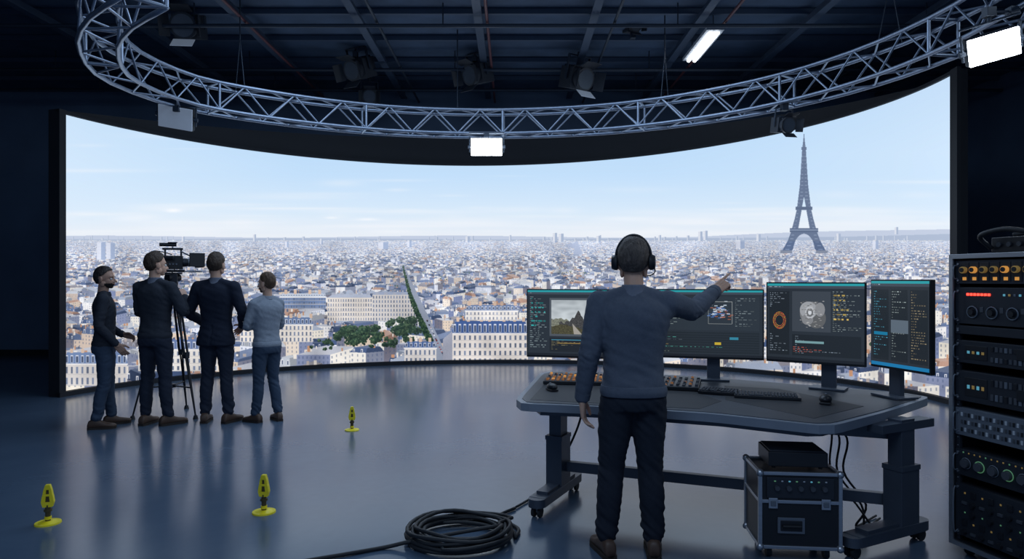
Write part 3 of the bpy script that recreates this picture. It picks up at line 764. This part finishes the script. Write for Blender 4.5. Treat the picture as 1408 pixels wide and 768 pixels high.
for x in (-.15,.14): fc.box((x,yf-.008,zb_+h_*.60),(.05,.014,.06),M_steel); fc.box((x,yf-.016,zb_+h_*.60),(.03,.008,.03),M_panelgrey)
fc.box((w_/2+.006,0,zb_+h_*.35),(.012,.13,.08),M_steel)
fc.build('flight_case',.003)
bx=MB(); bx.M=Matrix.Translation((1.665,4.11,zb_+h_+.0115))@Matrix.Rotation(-.12,4,'Z')
bx.box((0,0,.055),(.33,.26,.085),M_black); bx.box((0,0,.1),(.31,.24,.01),M_panel)
for sx in(-1,1):
    for sy in(-1,1): bx.cyl((sx*.13,sy*.1,0),(sx*.13,sy*.1,.014),.012,M_rub,n=10)
bx.build('network_switch_box',.008,3)

# cables
cc=MB(); cxx,cyy=-.315,4.25; pts=[]; turns=9
for i in range(turns*28):
    a=2*math.pi*i/28; k=i/28; r_=.33-.026*((k*1.7)%4)+.012*math.sin(a*2+k)
    pts.append((cxx+r_*math.cos(a)*1.02,cyy+r_*math.sin(a)*.92,.015+.024*(k/2.6)*(1+.15*math.sin(3*a+k))))
cc.tube(pts,.0125,M_rub,n=8,sub=1)
cc.tube([pts[0],(.04,4.40,.013),(-.05,4.55,.013),(-.08,4.66,.013),(.02,4.80,.013)],.0115,M_rub)
cc.tube([pts[-1],(-.55,4.12,.05),(-.75,4.10,.013),(-.95,4.0,.013),(-1.25,3.85,.013),(-1.6,3.6,.013)],.0125,M_rub)
cc.build('coiled_cable')
cd=MB()
cd.tube([(.03,4.83,.012),(.10,4.95,.012),(.18,5.08,.02),(.30,5.22,.10),(.42,5.3,.28),(.52,5.33,.50),(.55,5.3,.70)],.0085,M_rub)
for k in range(3):
    cd.tube([(2.14-.03*k,4.62,.70),(2.12+.05*k,4.58,.55),(2.08+.04*k,4.5,.35),(2.22+.03*k,4.45,.15),(2.32-.05*k,4.42+.02*k,.012),(2.45,4.55+.05*k,.012)],.007,M_rub)
cdo=cd.build('power_cables'); cdo.parent=desk_ob; cdo.location=cdo.location-desk_ob.location

def marker(px,py,h,ang):
    d=(CH)*F/(py-384); x=(px-704)/F*d; g=MB(); s=h/.27
    g.M=Matrix.Translation((x,d,0))@Matrix.Rotation(ang,4,'Z')@Matrix.Scale(s,4)
    g.cyl((0,0,0),(0,0,.010),.082,M_yel,r1=.080,n=32); g.cyl((0,0,.010),(0,0,.02),.06,M_yel,r1=.03,n=24)
    g.cyl((0,0,.02),(0,0,.13),.017,M_olive,n=14); g.cyl((0,0,.03),(0,0,.05),.022,M_yel,n=14); g.cyl((0,0,.085),(0,0,.10),.026,M_olive,n=14)
    def slabp(x0a,x1a,x0b,x1b,za,zb):
        t=.016
        v=[(x0a,-t,za),(x1a,-t,za),(x1a,t,za),(x0a,t,za),(x0b,-t,zb),(x1b,-t,zb),(x1b,t,zb),(x0b,t,zb)]
        g.add(v,[(3,2,1,0),(4,5,6,7),(0,1,5,4),(1,2,6,5),(2,3,7,6),(3,0,4,7)],M_yel)
    slabp(-.030,.030,-.040,.040,.115,.15); slabp(-.040,-.014,-.034,-.010,.15,.19); slabp(.014,.040,.010,.034,.15,.19); slabp(-.034,.034,-.030,.030,.19,.205)
    slabp(-.030,-.010,-.025,-.008,.205,.235); slabp(.010,.030,.008,.025,.205,.235); slabp(-.025,.025,-.014,.014,.235,.27)
    g.box((0,0,.19),(.03,.016,.09),M_olive)
    g.build('floor_tracking_marker',.002)
marker(66,719,.255,.3); marker(363,704,.26,-.1); marker(484,591,.25,.2)

# ------------------------------------------------------------------ cinema camera + tripod
CC=Vector((-3.98,8.15,0))
cm=MB(); cm.M=Matrix.Translation((CC.x+.0,CC.y,1.80))@Matrix.Rotation(math.radians(22),4,'Z')
cm.box((-.02,0,0),(.22,.14,.16),M_black); cm.box((-.165,0,.0),(.07,.10,.14),M_panel); cm.box((-.215,0,0),(.04,.08,.11),M_black)
cm.box((-.02,0,-.10),(.26,.12,.03),M_black); 
for y in(-.035,.035): cm.cyl((-.05,y,-.105),(.30,y,-.105),.009,M_steel,n=8)
cm.cyl((.09,0,0),(.13,0,0),.05,M_panel); cm.cyl((.13,0,0),(.22,0,0),.045,M_black); cm.cyl((.15,0,0),(.165,0,0),.05,M_panelgrey)
cm.box((.245,0,0),(.05,.15,.12),M_black); cm.box((.275,0,.085),(.008,.17,.05),M_black,(0,-.5,0)); cm.box((.29,.09,0),(.05,.006,.11),M_black,(0,0,.4)); cm.box((.29,-.09,0),(.05,.006,.11),M_black,(0,0,-.4))
cm.box((-.02,0,.16),(.22,.03,.025),M_black); cm.box((.07,0,.12),(.02,.025,.08),M_black); cm.box((-.10,0,.12),(.02,.025,.08),M_black)
cm.cyl((-.16,.0,.21),(.02,0,.21),.022,M_black); cm.box((-.02,0,.235),(.10,.06,.01),M_panel); cm.cyl((-.02,0,.17),(-.02,0,.235),.01,M_steel,n=8)
cm.box((.25,-.16,.03),(.17,.02,.16),M_black,(0,0,.35)); cm.cyl((.07,-.02,.13),(.2,-.14,.06),.009,M_steel,n=8)
cm.cyl((-.12,-.08,.05),(.0,-.13,.05),.022,M_black); cm.cyl((-.14,-.09,.05),(-.18,-.08,.05),.03,M_rub)
cm.tube([(-.15,.03,.07),(-.22,-.02,.13),(-.12,-.08,.12),(-.02,-.07,.09)],.006,M_rub); cm.tube([(-.18,-.03,-.05),(-.2,-.10,-.12),(-.05,-.1,-.14),(.02,-.07,-.06)],.006,M_rub)
for k in range(4): cm.cyl((-.08+k*.035,-.07,-.02),(-.08+k*.035,-.078,-.02),.010,M_panelgrey,n=8)
cm.build('cinema_camera',.003)
tp_=MB(); bx_,by_=CC.x-.02,CC.y
tp_.box((bx_,by_,1.672),(.20,.10,.018),M_black,(0,0,.38)); tp_.box((bx_,by_,1.612),(.10,.13,.11),M_panel,(0,0,.38)); tp_.cyl((bx_-.03,by_-.08,1.62),(bx_+.03,by_+.08,1.62),.045,M_black)
tp_.cyl((bx_,by_,1.50),(bx_,by_,1.57),.05,M_panel,r1=.06); tp_.cyl((bx_,by_,1.44),(bx_,by_,1.50),.085,M_black,r1=.075,n=20); tp_.cyl((bx_,by_,1.34),(bx_,by_,1.44),.018,M_black)
tp_.tube([(bx_-.03,by_-.08,1.60),(bx_+.02,by_-.2,1.52),(bx_+.03,by_-.33,1.44)],.011,M_black)
for a in (95,215,330):
    a=math.radians(a); e=Vector((math.cos(a),math.sin(a),0)); s_=Vector((-e.y,e.x,0)); c=Vector((bx_,by_,0))
    top=c+e*.07+Vector((0,0,1.44)); mid=c+e*.25+Vector((0,0,.72)); ft=c+e*.42+Vector((0,0,.03))
    for k in(-1,1): tp_.cyl(top+s_*.03*k,mid+s_*.02*k,.014,M_black,n=8); tp_.cyl(mid+s_*.012*k,ft,.010,M_black,n=8)
    tp_.box(mid,(.05,.05,.07),M_panel,(0,0,a)); tp_.cyl((ft.x,ft.y,0),(ft.x,ft.y,.04),.03,M_rub,r1=.02); tp_.cyl(c+Vector((0,0,.35)),c+e*.34+Vector((0,0,.35)),.009,M_black,n=8)
tp_.cyl((bx_,by_,.33),(bx_,by_,.37),.035,M_black)
tp_.build('camera_tripod')

# ------------------------------------------------------------------ people
M_skin=mat('skin',(.58,.36,.26),.5,bump=.05,bscale=120)
M_skin.node_tree.nodes['Principled BSDF'].inputs['Subsurface Weight'].default_value=.08
M_eye=mat('eye_white',(.75,.73,.70),.2); M_iris=mat('iris_dark',(.04,.03,.02),.2); M_lip=mat('lips',(.40,.17,.14),.45)
M_sole=mat('shoe_sole',(.03,.022,.018),.7)
def remesh(parts,voxel,smooth=4):
    vs=[];fs=[]
    for v,f in parts:
        o=len(vs); vs+=[tuple(p) for p in v]; fs+=[tuple(o+i for i in q) for q in f]
    me=bpy.data.meshes.new('tmp'); me.from_pydata(vs,[],fs); ob=bpy.data.objects.new('tmp',me); scene.collection.objects.link(ob)
    m=ob.modifiers.new('r','REMESH'); m.mode='VOXEL'; m.voxel_size=voxel; m.use_smooth_shade=True
    if smooth: s=ob.modifiers.new('s','SMOOTH'); s.factor=.5; s.iterations=smooth
    dg=bpy.context.evaluated_depsgraph_get(); ev=ob.evaluated_get(dg); em=bpy.data.meshes.new_from_object(ev)
    V=np.zeros(len(em.vertices)*3); em.vertices.foreach_get('co',V); N=np.zeros(len(em.vertices)*3); em.vertices.foreach_get('normal',N)
    Fc=[tuple(p.vertices) for p in em.polygons]
    bpy.data.objects.remove(ob); bpy.data.meshes.remove(me); bpy.data.meshes.remove(em)
    return V.reshape(-1,3),N.reshape(-1,3),Fc
def limb(pts,rads,n=16,sub=5):
    P4=crom([tuple(p)+(r,) for p,r in zip(pts,rads)],sub)
    path=[p[:3] for p in P4]; rr_=[p[3] for p in P4]
    return [tubegeo(path,rr_,n),sphgeo(path[0],rr_[0]),sphgeo(path[-1],rr_[-1])]
def loftz(secs,n=28,ex=2.4,sub=5):
    P5=crom(secs,sub); vs=[];fs=[]
    for (cx_,cy_,z,rx,ry) in P5:
        for k in range(n):
            a=2*math.pi*k/n; c,s_=math.cos(a),math.sin(a)
            vs.append(Vector((cx_+rx*math.copysign(abs(c)**(2/ex),c),cy_+ry*math.copysign(abs(s_)**(2/ex),s_),z)))
    m=len(P5)
    for i in range(m-1):
        for k in range(n): a=i*n+k;b_=i*n+(k+1)%n; fs.append((a,b_,b_+n,a+n))
    fs.append(tuple(range(n-1,-1,-1))); fs.append(tuple((m-1)*n+k for k in range(n)))
    return vs,fs
def hand_parts(W,d,nrm,side,curl,thumb=(.75,.6,-.25),sc=1.):
    W=Vector(W); d=Vector(d).normalized(); back=-Vector(nrm); back=(back-d*back.dot(d)).normalized()
    s_=back.cross(d)*(1 if side=='R' else -1); T=lambda p: W+(d*p[0]+s_*p[1]+back*p[2])*sc
    out=[]
    for yv,r in ((.026,.013),(.009,.015),(-.009,.0145),(-.025,.012)):
        out+=limb([T((-.01,yv*.6,0)),T((.03,yv*.9,0)),T((.088,yv*1.08,0))],[.019*sc,.0165*sc,r*sc*.92],10,3)
    fing=[(.028,(.042,.026,.020),.0088),(.0095,(.046,.029,.021),.0092),(-.0105,(.042,.027,.020),.0087),(-.029,(.033,.020,.017),.0078)]
    for (yv,ls,r),cu in zip(fing,curl):
        x,z=.086,0.; a=0.; pts=[T((x-.02,yv,0)),T((x,yv,0))]; rs=[r,r*1.05]
        for l,c_ in zip(ls,(cu*.8,cu*1.1,cu*.7)):
            a+=c_; x+=l*math.cos(a); z-=l*math.sin(a); pts.append(T((x,yv*(1+.10*(x-.086)/.09),z))); rs.append(r*(.97 if len(rs)<4 else .82))
        out+=limb(pts,[q*sc for q in rs],8,3)
    t=Vector(thumb).normalized(); p=Vector((.018,.022,-.006)); pts=[T(p)]
    for l,b_ in ((.042,0),(.032,.25),(.026,.25)):
        t=(t+Vector((b_*.9,-b_*.5,0))).normalized(); p=p+t*l; pts.append(T(p))
    out+=limb(pts,[.015*sc,.0125*sc,.0105*sc,.0085*sc],10,3)
    return out
def nz(p,f): return noise.noise(Vector((p[0]*f[0],p[1]*f[1],p[2]*f[2])))
def person(name,X,Y,yaw,H,top,bot,shoe,hair,pose,jacket=False,collar=None,sleeve_roll=False,vox=.011,beard=False,head_yaw=0,head_pitch=0,skin=None,bulk=1.,seed=0,hairvol=.009,lb=1.0,ab=1.12):
    sk=skin or M_skin
    g=MB(); sc=H/1.8; g.M=Matrix.Translation((X,Y,0))@Matrix.Rotation(yaw,4,'Z')@Matrix.Scale(sc,4)
    def put(res,m,disp=None):
        V,N,Fs=res
        if disp is not None:
            D=np.array([disp(p,n_) for p,n_ in zip(V,N)]); V=V+N*D[:,None]
        g.add([tuple(v) for v in V],Fs,m,True)
    S_=pose
    B=bulk; hem=.93 if not jacket else .83
    lower=[(0,-.01,hem,.170*B,.122*B),(0,-.008,hem+.06,.166*B,.118*B)] if not jacket else [(0,-.012,hem,.200,.140),(0,-.010,.93,.188,.130)]
    secs=lower+[(0,.0,1.06,.157*B,.110*B),(0,.0,1.16,.162*B,.110*B),(0,-.004,1.27,.180*B,.118*B),(0,-.01,1.36,.194*B,.120*B),(0,-.014,1.42,.186*B,.107*B),(0,-.015,1.465,.138*B,.087),(0,-.012,1.50,.078,.068),(0,-.008,1.535,.062,.060)]
    parts=[loftz(secs)]
    for sx,sh in ((-1,'L'),(1,'R')):
        s0=Vector(S_['sh'+sh]); el=Vector(S_['el'+sh]); wr=Vector(S_['wr'+sh])
        parts+=limb([(sx*.045,-.012,1.505),(sx*.10,-.014,1.482),s0+Vector((-sx*.005,0,.006))],[.047,.052,.058],14,4)
        ee=wr if not sleeve_roll else el.lerp(wr,.25)
        um=s0.lerp(el,.45)
        if sleeve_roll: parts+=limb([s0,um,el,ee],[.062,.056,.050,.052])
        else:
            fm_=el.lerp(wr,.4); parts+=limb([s0,um,el,fm_,wr],[.064*ab,.059*ab,.051*ab,.048*ab,.037*ab])
        parts.append(sphgeo(s0+Vector((-sx*.03,0,-.04)),(.07,.075,.09)))
    def dtop(p,n_):
        z=p[2]; a=.004
        if z<1.12 and abs(p[0])<.21: a=.008
        dd=nz((p[0]+seed,p[1],p[2]+p[0]*.35),(7,7,26))*a+nz((p[0],p[1]+seed,p[2]),(16,16,16))*a*.5
        for sh in 'LR':
            el=S_['el'+sh]; q=(p[0]-el[0])**2+(p[1]-el[1])**2+(p[2]-el[2])**2
            dd+=nz((p[0]+p[2],p[1],p[2]+seed),(30,30,30))*.012*math.exp(-q/.010)
            s_=S_['sh'+sh]; q=(p[0]-s_[0]*.8)**2+(p[1]-s_[1])**2+(p[2]-s_[2]+.1)**2
            dd+=nz((p[0]*2+p[2],p[1],p[2]*.5+seed),(22,10,22))*.009*math.exp(-q/.012)
        if jacket and n_[1]<-.3 and z<1.05: dd-=.012*math.exp(-(p[0]/.008)**2)
        return dd
    put(remesh(parts,vox,4),top,dtop)
    if not jacket: 
        v,f=loftz([(0,-.01,hem-.008,.174*B,.125*B),(0,-.01,hem+.02,.178*B,.129*B),(0,-.009,hem+.05,.171*B,.122*B)],40); g.add(v,f,top,True)
    if collar:
        v,f=loftz([(0,-.008,1.485,.084,.080),(0,-.01,1.515,.070,.068),(0,-.010,1.553,.066,.064)],28,2.1); g.add(v,f,collar,True)
    else:
        v,f=loftz([(0,-.01,1.49,.083,.078),(0,-.009,1.535,.067,.065)],28,2.1); g.add(v,f,top,True)
    for sh in 'LR':
        el=Vector(S_['el'+sh]); wr=Vector(S_['wr'+sh]); dd=(wr-el).normalized()
        if not sleeve_roll:
            g.cyl(wr-dd*.03,wr+dd*.012,.040*ab,top,r1=.037*ab,n=20)
        else:
            c=el.lerp(wr,.25); g.cyl(c-dd*.02,c+dd*.03,.056,top,r1=.053,n=20)
    hip=[(0,-.01,.84,.168,.118),(0,-.014,.90,.173,.124),(0,-.008,.97,.162,.114),(0,0,1.04,.150,.104)]
    parts=[loftz(hip)]
    for sx,sh in ((-1,'L'),(1,'R')):
        kn=Vector(S_['kn'+sh]); an=Vector(S_['an'+sh]); hp=Vector((sx*.086,-.005,.90))
        parts+=limb([hp,hp.lerp(kn,.35)+Vector((0,.008,0)),hp.lerp(kn,.75),kn,kn.lerp(an,.35)+Vector((0,-.012,0)),kn.lerp(an,.75),an+Vector((0,0,.035))],[.094*lb,.091*lb,.074*lb,.067*lb,.066*lb,.059*lb,.056*lb],18)
        parts.append(sphgeo((sx*.075,-.055,.90),(.08,.075,.09)))
    def dbot(p,n_):
        z=p[2]; a=.0025+.009*math.exp(-((z-.15)/.10)**2)+.006*math.exp(-((z-.50)/.08)**2)+.004*math.exp(-((z-.80)/.08)**2)
        return nz((p[0]+seed,p[1],p[2]+seed+p[0]*.9),(9,9,32))*a*1.4
    put(remesh(parts,vox,3),bot,dbot)
    for sx,sh in ((-1,'L'),(1,'R')):
        an=Vector(S_['an'+sh]); ya=S_.get('ft'+sh,0); secs_=[(-.085,.026,.050),(-.07,.036,.085),(-.02,.039,.105),(.04,.042,.088),(.09,.047,.064),(.14,.048,.052),(.175,.040,.044),(.20,.022,.034)]
        R=Matrix.Rotation(ya,3,'Z'); pts=crom([(a,b_,c) for a,b_,c in secs_],3); vs=[];fs=[];n=18
        for (a,hw_,hh_) in pts:
            for k in range(n):
                t=2*math.pi*k/n; xq=hw_*math.copysign(abs(math.cos(t))**.8,math.cos(t)); zq=hh_/2+hh_/2*math.copysign(abs(math.sin(t))**.8,math.sin(t))
                vs.append(R@Vector((xq,a,zq+.012))+Vector((an.x,an.y,0)))
        for i in range(len(pts)-1):
            for k in range(n): a=i*n+k;b_=i*n+(k+1)%n; fs.append((a,b_,b_+n,a+n))
        fs.append(tuple(range(n-1,-1,-1))); fs.append(tuple((len(pts)-1)*n+k for k in range(n)))
        g.add(vs,fs,shoe,True)
        out=[(hw_+.004,a) for (a,hw_,hh_) in pts]
        poly=[(x_,y_) for x_,y_ in out]+[(-x_,y_) for x_,y_ in out[::-1]]
        pv=[R@Vector((x_,y_,0))+Vector((an.x,an.y,0)) for x_,y_ in poly]; m=len(pv)
        g.add([(q.x,q.y,0) for q in pv]+[(q.x,q.y,.024) for q in pv],[tuple(range(m)),tuple(range(2*m-1,m-1,-1))]+[(k,m+k,m+(k+1)%m,(k+1)%m) for k in range(m)],M_sole)
    for sh in 'LR':
        h=S_['hd'+sh]; wr=Vector(S_['wr'+sh]); el=Vector(S_['el'+sh]); hd=Vector(h[0]).normalized()
        parts=hand_parts(wr+hd*.02,hd,h[1],sh,h[2],h[3] if len(h)>3 else (.75,.6,-.25),1.04)
        st=el.lerp(wr,.8) if not sleeve_roll else el.lerp(wr,.12)
        if sleeve_roll: parts+=limb([st,el.lerp(wr,.45),el.lerp(wr,.85),wr+hd*.03],[.043,.040,.029,.025],14)
        else: parts+=limb([st,wr,wr+hd*.035],[.027,.027,.025],12,3)
        put(remesh(parts,.0042,2),sk)
    parts=[sphgeo((0,-.012,1.705),(.077,.097,.100),None,24,16),sphgeo((0,.028,1.650),(.060,.064,.078),None,20,14),sphgeo((0,.060,1.592),(.026,.024,.020)),
           sphgeo((0,.066,1.700),(.050,.026,.030)),sphgeo((0,.070,1.617),(.028,.024,.014)),sphgeo((0,.060,1.65),(.048,.03,.02)),
           sphgeo((.062,-.0,1.62),(.012,.03,.03)),sphgeo((-.062,-.0,1.62),(.012,.03,.03))]
    parts+=limb([(0,.086,1.688),(0,.100,1.665),(0,.112,1.646)],[.008,.010,.013],10,3)
    parts+=[sphgeo((.011,.100,1.642),(.009,.012,.008)),sphgeo((-.011,.100,1.642),(.009,.012,.008)),sphgeo((0,.090,1.622),(.022,.010,.006)),sphgeo((0,.088,1.612),(.020,.010,.006))]
    for sx in(-1,1): 
        parts.append(sphgeo((sx*.079,-.012,1.668),(.008,.020,.033),Euler((.15,0,sx*-.35))))
    V,N,Fs=remesh(parts,.005,3)
    V=V.copy()
    for sx in(-1,1):
        dd=np.exp(-(((V[:,0]-sx*.032)/.016)**2+((V[:,2]-1.675)/.012)**2))*(V[:,1]>.05); V[:,1]-=dd*.010
    hl=lambda yv: np.interp(yv,[-.12,-.05,-.028,-.01,.02,.045,.075,.11],[1.607,1.620,1.65,1.695,1.715,1.748,1.765,1.775])
    isear=(np.abs(V[:,0])>.0735)&(V[:,2]<1.705)&(V[:,2]>1.63)&(V[:,1]>-.035)
    wgt=np.clip((V[:,2]-hl(V[:,1]))/.016,0,1)*(~isear)
    nn=np.array([nz((p[0]+seed,p[1],p[2]),(45,45,25)) for p in V])
    V=V+N*(wgt*(hairvol+.005*nn+np.clip((V[:,2]-1.72)/.08,0,1)*.005))[:,None]
    neckp=limb([(0,-.02,1.46),(0,-.018,1.54),(0,-.008,1.62)],[.062,.056,.057],18)
    piv=Vector((0,-.01,1.58)); RH_=Matrix.Translation(piv)@Matrix.Rotation(head_yaw,4,'Z')@Matrix.Rotation(head_pitch,4,'X')@Matrix.Scale(1.06,4)@Matrix.Translation(-piv)
    old=g.M.copy(); V2,N2,F2=remesh(neckp,.008,2); g.add([tuple(v) for v in V2],F2,sk,True)
    g.M=old@RH_
    C=np.array([V[list(f)].mean(0) for f in Fs]); hm=np.array([wgt[list(f)].mean() for f in Fs])>.35
    bm=np.zeros(len(Fs),bool)
    if beard: bm=(C[:,1]>.02)&(C[:,2]<1.628)&(C[:,2]<1.60+np.abs(C[:,0])*.8+.008)&(C[:,2]>1.57)
    o=len(g.v); g.v+=[g.M@Vector(v) for v in V]; ks,kh=g.idx(sk),g.idx(hair)
    for f,a,b_ in zip(Fs,hm,bm): g.f.append(tuple(o+i for i in f)); g.mi.append(kh if a or b_ else ks); g.sm.append(True)
    for sx in(-1,1):
        g.sph((sx*.032,.076,1.675),.0125,M_eye,n=12,k=8); g.sph((sx*.032,.0835,1.675),(.0062,.006,.0062),M_iris,n=10,k=6)
        g.sph((sx*.032,.090,1.696),(.018,.006,.004),hair,n=10,k=6)
    g.sph((0,.099,1.617),(.022,.004,.005),M_lip,n=12,k=6)
    hm_=g.M.copy(); g.M=old
    ob=g.build(name); return ob,hm_

T=lambda n,c,**k: mat(n,c,.85,bump=.35,bscale=260,var=.07,vscale=60,spec=.2,**k)
M_sweater=T('sweater_slate_wool',(.095,.116,.158)); M_trous=T('trousers_navy',(.020,.026,.040)); M_shirtdk=T('shirt_charcoal',(.030,.036,.050)); M_jacket=T('sweatshirt_dark',(.034,.041,.056)); M_suit=T('suit_midnight',(.016,.022,.040))
M_shirtg=T('shirt_grey_blue',(.26,.30,.36)); M_jean=T('denim_blue',(.045,.070,.115)); M_jeand=T('denim_dark',(.026,.034,.056))
M_collar=T('shirt_collar',(.16,.185,.24)); M_brown=mat('shoe_brown_leather',(.085,.05,.035),.5)
def hairmat(n,c): return mat(n,c,.6,bump=.8,bscale=120,var=.35,vscale=60,stretch=(1,1,.3))
M_hbr=hairmat('hair_brown',(.045,.027,.017)); M_hdk=hairmat('hair_dark',(.018,.013,.011)); M_hgr=hairmat('hair_greying_brown',(.07,.058,.052)); M_hch=hairmat('hair_chestnut',(.075,.042,.022))
M_skd=mat('skin_tan',(.42,.25,.18),.5)
REL=(.35,.4,.45,.5); GRIP=(.95,1.,1.,1.05)
OPX,OPY=.705,4.02
def loc(px,py,d,sc,X=OPX,Y=OPY): p=P(px,py,d); return ((p.x-X)/sc,(p.y-Y)/sc,p.z/sc)
so=1.82/1.8
wR=loc(982,401,4.42,so); tip=Vector(loc(1014,374,4.52,so)); 
pose_op=dict(shL=(-.195,-.01,1.445),elL=(-.255,-.04,1.16),wrL=(-.290,.02,.905),hdL=((.06,.12,-1),(1,-.25,0),REL),
  shR=(.195,-.005,1.447),elR=loc(953,426,4.2,so),wrR=wR,hdR=(tip-Vector(wR),(-.45,.25,-.85),(.05,1.3,1.35,1.35),(.9,.25,-.4)),
  knL=(-.125,.02,.50),anL=(-.155,.0,.09),knR=(.10,.02,.50),anR=(.118,.0,.09),ftL=.2,ftR=-.15)
op,HM=person('standing_operator',OPX,OPY,0,1.82,M_sweater,M_trous,M_brown,M_hgr,pose_op,collar=M_collar,vox=.009,head_yaw=-.25,seed=1.3,hairvol=.010,bulk=1.08,lb=1.12,ab=1.2)
hs=MB(); hs.M=HM
arc=[(.095*math.cos(a),-.012,1.695+.128*math.sin(a)) for a in np.linspace(-.05,math.pi+.05,24)]
for o in (-.008,.008): hs.tube([(a,b_+o,c) for a,b_,c in arc],.0065,M_black,n=8,sub=1)
for sx in(-1,1):
    hs.cyl((sx*.088,-.012,1.675),(sx*.098,-.012,1.675),.040,M_rub,r1=.042,n=24); hs.cyl((sx*.098,-.012,1.675),(sx*.116,-.012,1.675),.043,M_black,r1=.035,n=24); hs.torus((sx*.092,-.012,1.675),.032,.011,M_rub,'x',24,8); hs.cyl((sx*.116,-.012,1.675),(sx*.118,-.012,1.675),.02,M_panelgrey,n=20)
hs.tube([(.108,-.012,1.655),(.112,.03,1.625),(.085,.09,1.605),(.04,.122,1.605)],.0035,M_black); hs.sph((.035,.124,1.605),(.014,.010,.010),M_rub)
hs.build('headset')

p1=dict(shL=(-.180,-.01,1.445),elL=(-.220,-.03,1.16),wrL=(-.17,.17,1.03),hdL=((.5,.8,-.2),(.8,-.2,-.5),REL),
 shR=(.180,-.01,1.445),elR=(.220,-.05,1.165),wrR=(.19,.11,.955),hdR=((-.1,.6,-.8),(-1,.1,0),REL),
 knL=(-.10,.03,.50),anL=(-.11,.06,.09),knR=(.10,-.0,.50),anR=(.11,-.08,.09),ftL=.15,ftR=-.2)
person('crew_man_charcoal_shirt',-4.43,7.52,math.radians(-62),1.72,M_shirtdk,M_jean,M_brown,M_hdk,p1,beard=True,head_yaw=-.35,seed=4.1,skin=M_skd,bulk=.98,lb=1.0,ab=1.05)
X2,Y2=-3.92,7.60; yw2=math.radians(-12)
p2=dict(shL=(-.190,-.01,1.445),elL=(-.240,.06,1.18),wrL=(-.10,.27,1.25),hdL=((.4,.8,.5),(.6,-.2,-.6),GRIP),
 shR=(.190,-.01,1.445),elR=(.290,.06,1.19),wrR=(.17,.235,1.335),hdR=((-.6,.3,.75),(-.6,.3,-.5),GRIP),
 knL=(-.11,.02,.50),anL=(-.12,.0,.09),knR=(.10,.02,.50),anR=(.125,.03,.09),ftL=.1,ftR=-.5)
person('camera_operator',X2,Y2,yw2,1.88,M_jacket,M_jeand,M_brown,M_hbr,p2,collar=M_collar,head_yaw=-.45,seed=7.7,bulk=1.0,ab=1.08)
p3=dict(shL=(-.195,-.01,1.45),elL=(-.290,-.01,1.175),wrL=(-.20,.18,1.03),hdL=((.5,.7,-.4),(.6,-.3,-.4),REL),
 shR=(.195,-.01,1.45),elR=(.290,-.01,1.175),wrR=(.20,.18,1.03),hdR=((-.5,.7,-.4),(-.6,-.3,-.4),REL),
 knL=(-.105,.02,.50),anL=(-.125,.0,.09),knR=(.10,.02,.50),anR=(.135,.0,.09),ftL=.25,ftR=-.3)
person('crew_man_dark_suit',-3.31,7.74,math.radians(-3),1.88,M_suit,M_jeand,M_brown,M_hbr,p3,jacket=True,collar=M_collar,seed=2.2,bulk=1.0,ab=1.1)
p4=dict(shL=(-.178,.0,1.44),elL=(-.235,.05,1.17),wrL=(.02,.215,1.17),hdL=((.9,.25,.2),(0,-1,0),(.3,.3,.35,.4)),
 shR=(.178,.0,1.44),elR=(.235,.07,1.16),wrR=(-.03,.245,1.205),hdR=((-.9,-.1,.15),(0,-1,0),(.3,.3,.35,.4)),
 knL=(-.10,.02,.50),anL=(-.115,.05,.09),knR=(.10,.02,.50),anR=(.12,-.06,.09),ftL=.2,ftR=-.25)
person('crew_man_grey_shirt',-2.77,7.80,math.radians(52),1.66,M_shirtg,M_jean,M_brown,M_hch,p4,sleeve_roll=True,beard=True,head_yaw=.35,seed=9.4,bulk=1.0,lb=1.0)

# ------------------------------------------------------------------ lights
def area(name,loc_,rot,size,e,col,sy=None):
    l=bpy.data.lights.new(name,'AREA'); l.energy=e; l.color=col; l.size=size
    if sy: l.shape='RECTANGLE'; l.size_y=sy
    o=bpy.data.objects.new(name,l); o.location=loc_; o.rotation_euler=rot; scene.collection.objects.link(o); return o
area('overhead_fill',(-1,.5,5.2),(math.radians(30),0,0),5,110,(.60,.77,1),2.5)  # added blue ambient fill from above, no fixture modelled
area('overhead_fill',(-.5,8.0,5.1),(0,0,0),6,180,(.60,.77,1),4)  # second added ambient fill, over the stage floor
area('side_softlight',(6.5,4.0,4.6),(0,math.radians(55),0),1.5,75,(.75,.87,1),1.5)
w=bpy.data.worlds.new('studio_ambient'); scene.world=w; w.use_nodes=True
w.node_tree.nodes['Background'].inputs[0].default_value=(.30,.45,.75,1); w.node_tree.nodes['Background'].inputs[1].default_value=.33

cam=bpy.data.cameras.new('camera'); cam.sensor_width=36; cam.sensor_fit='HORIZONTAL'; cam.lens=F/1408*36; cam.clip_start=.05
co=bpy.data.objects.new('camera',cam); co.location=(0,0,CH); co.rotation_euler=(math.radians(90),0,0); scene.collection.objects.link(co); scene.camera=co
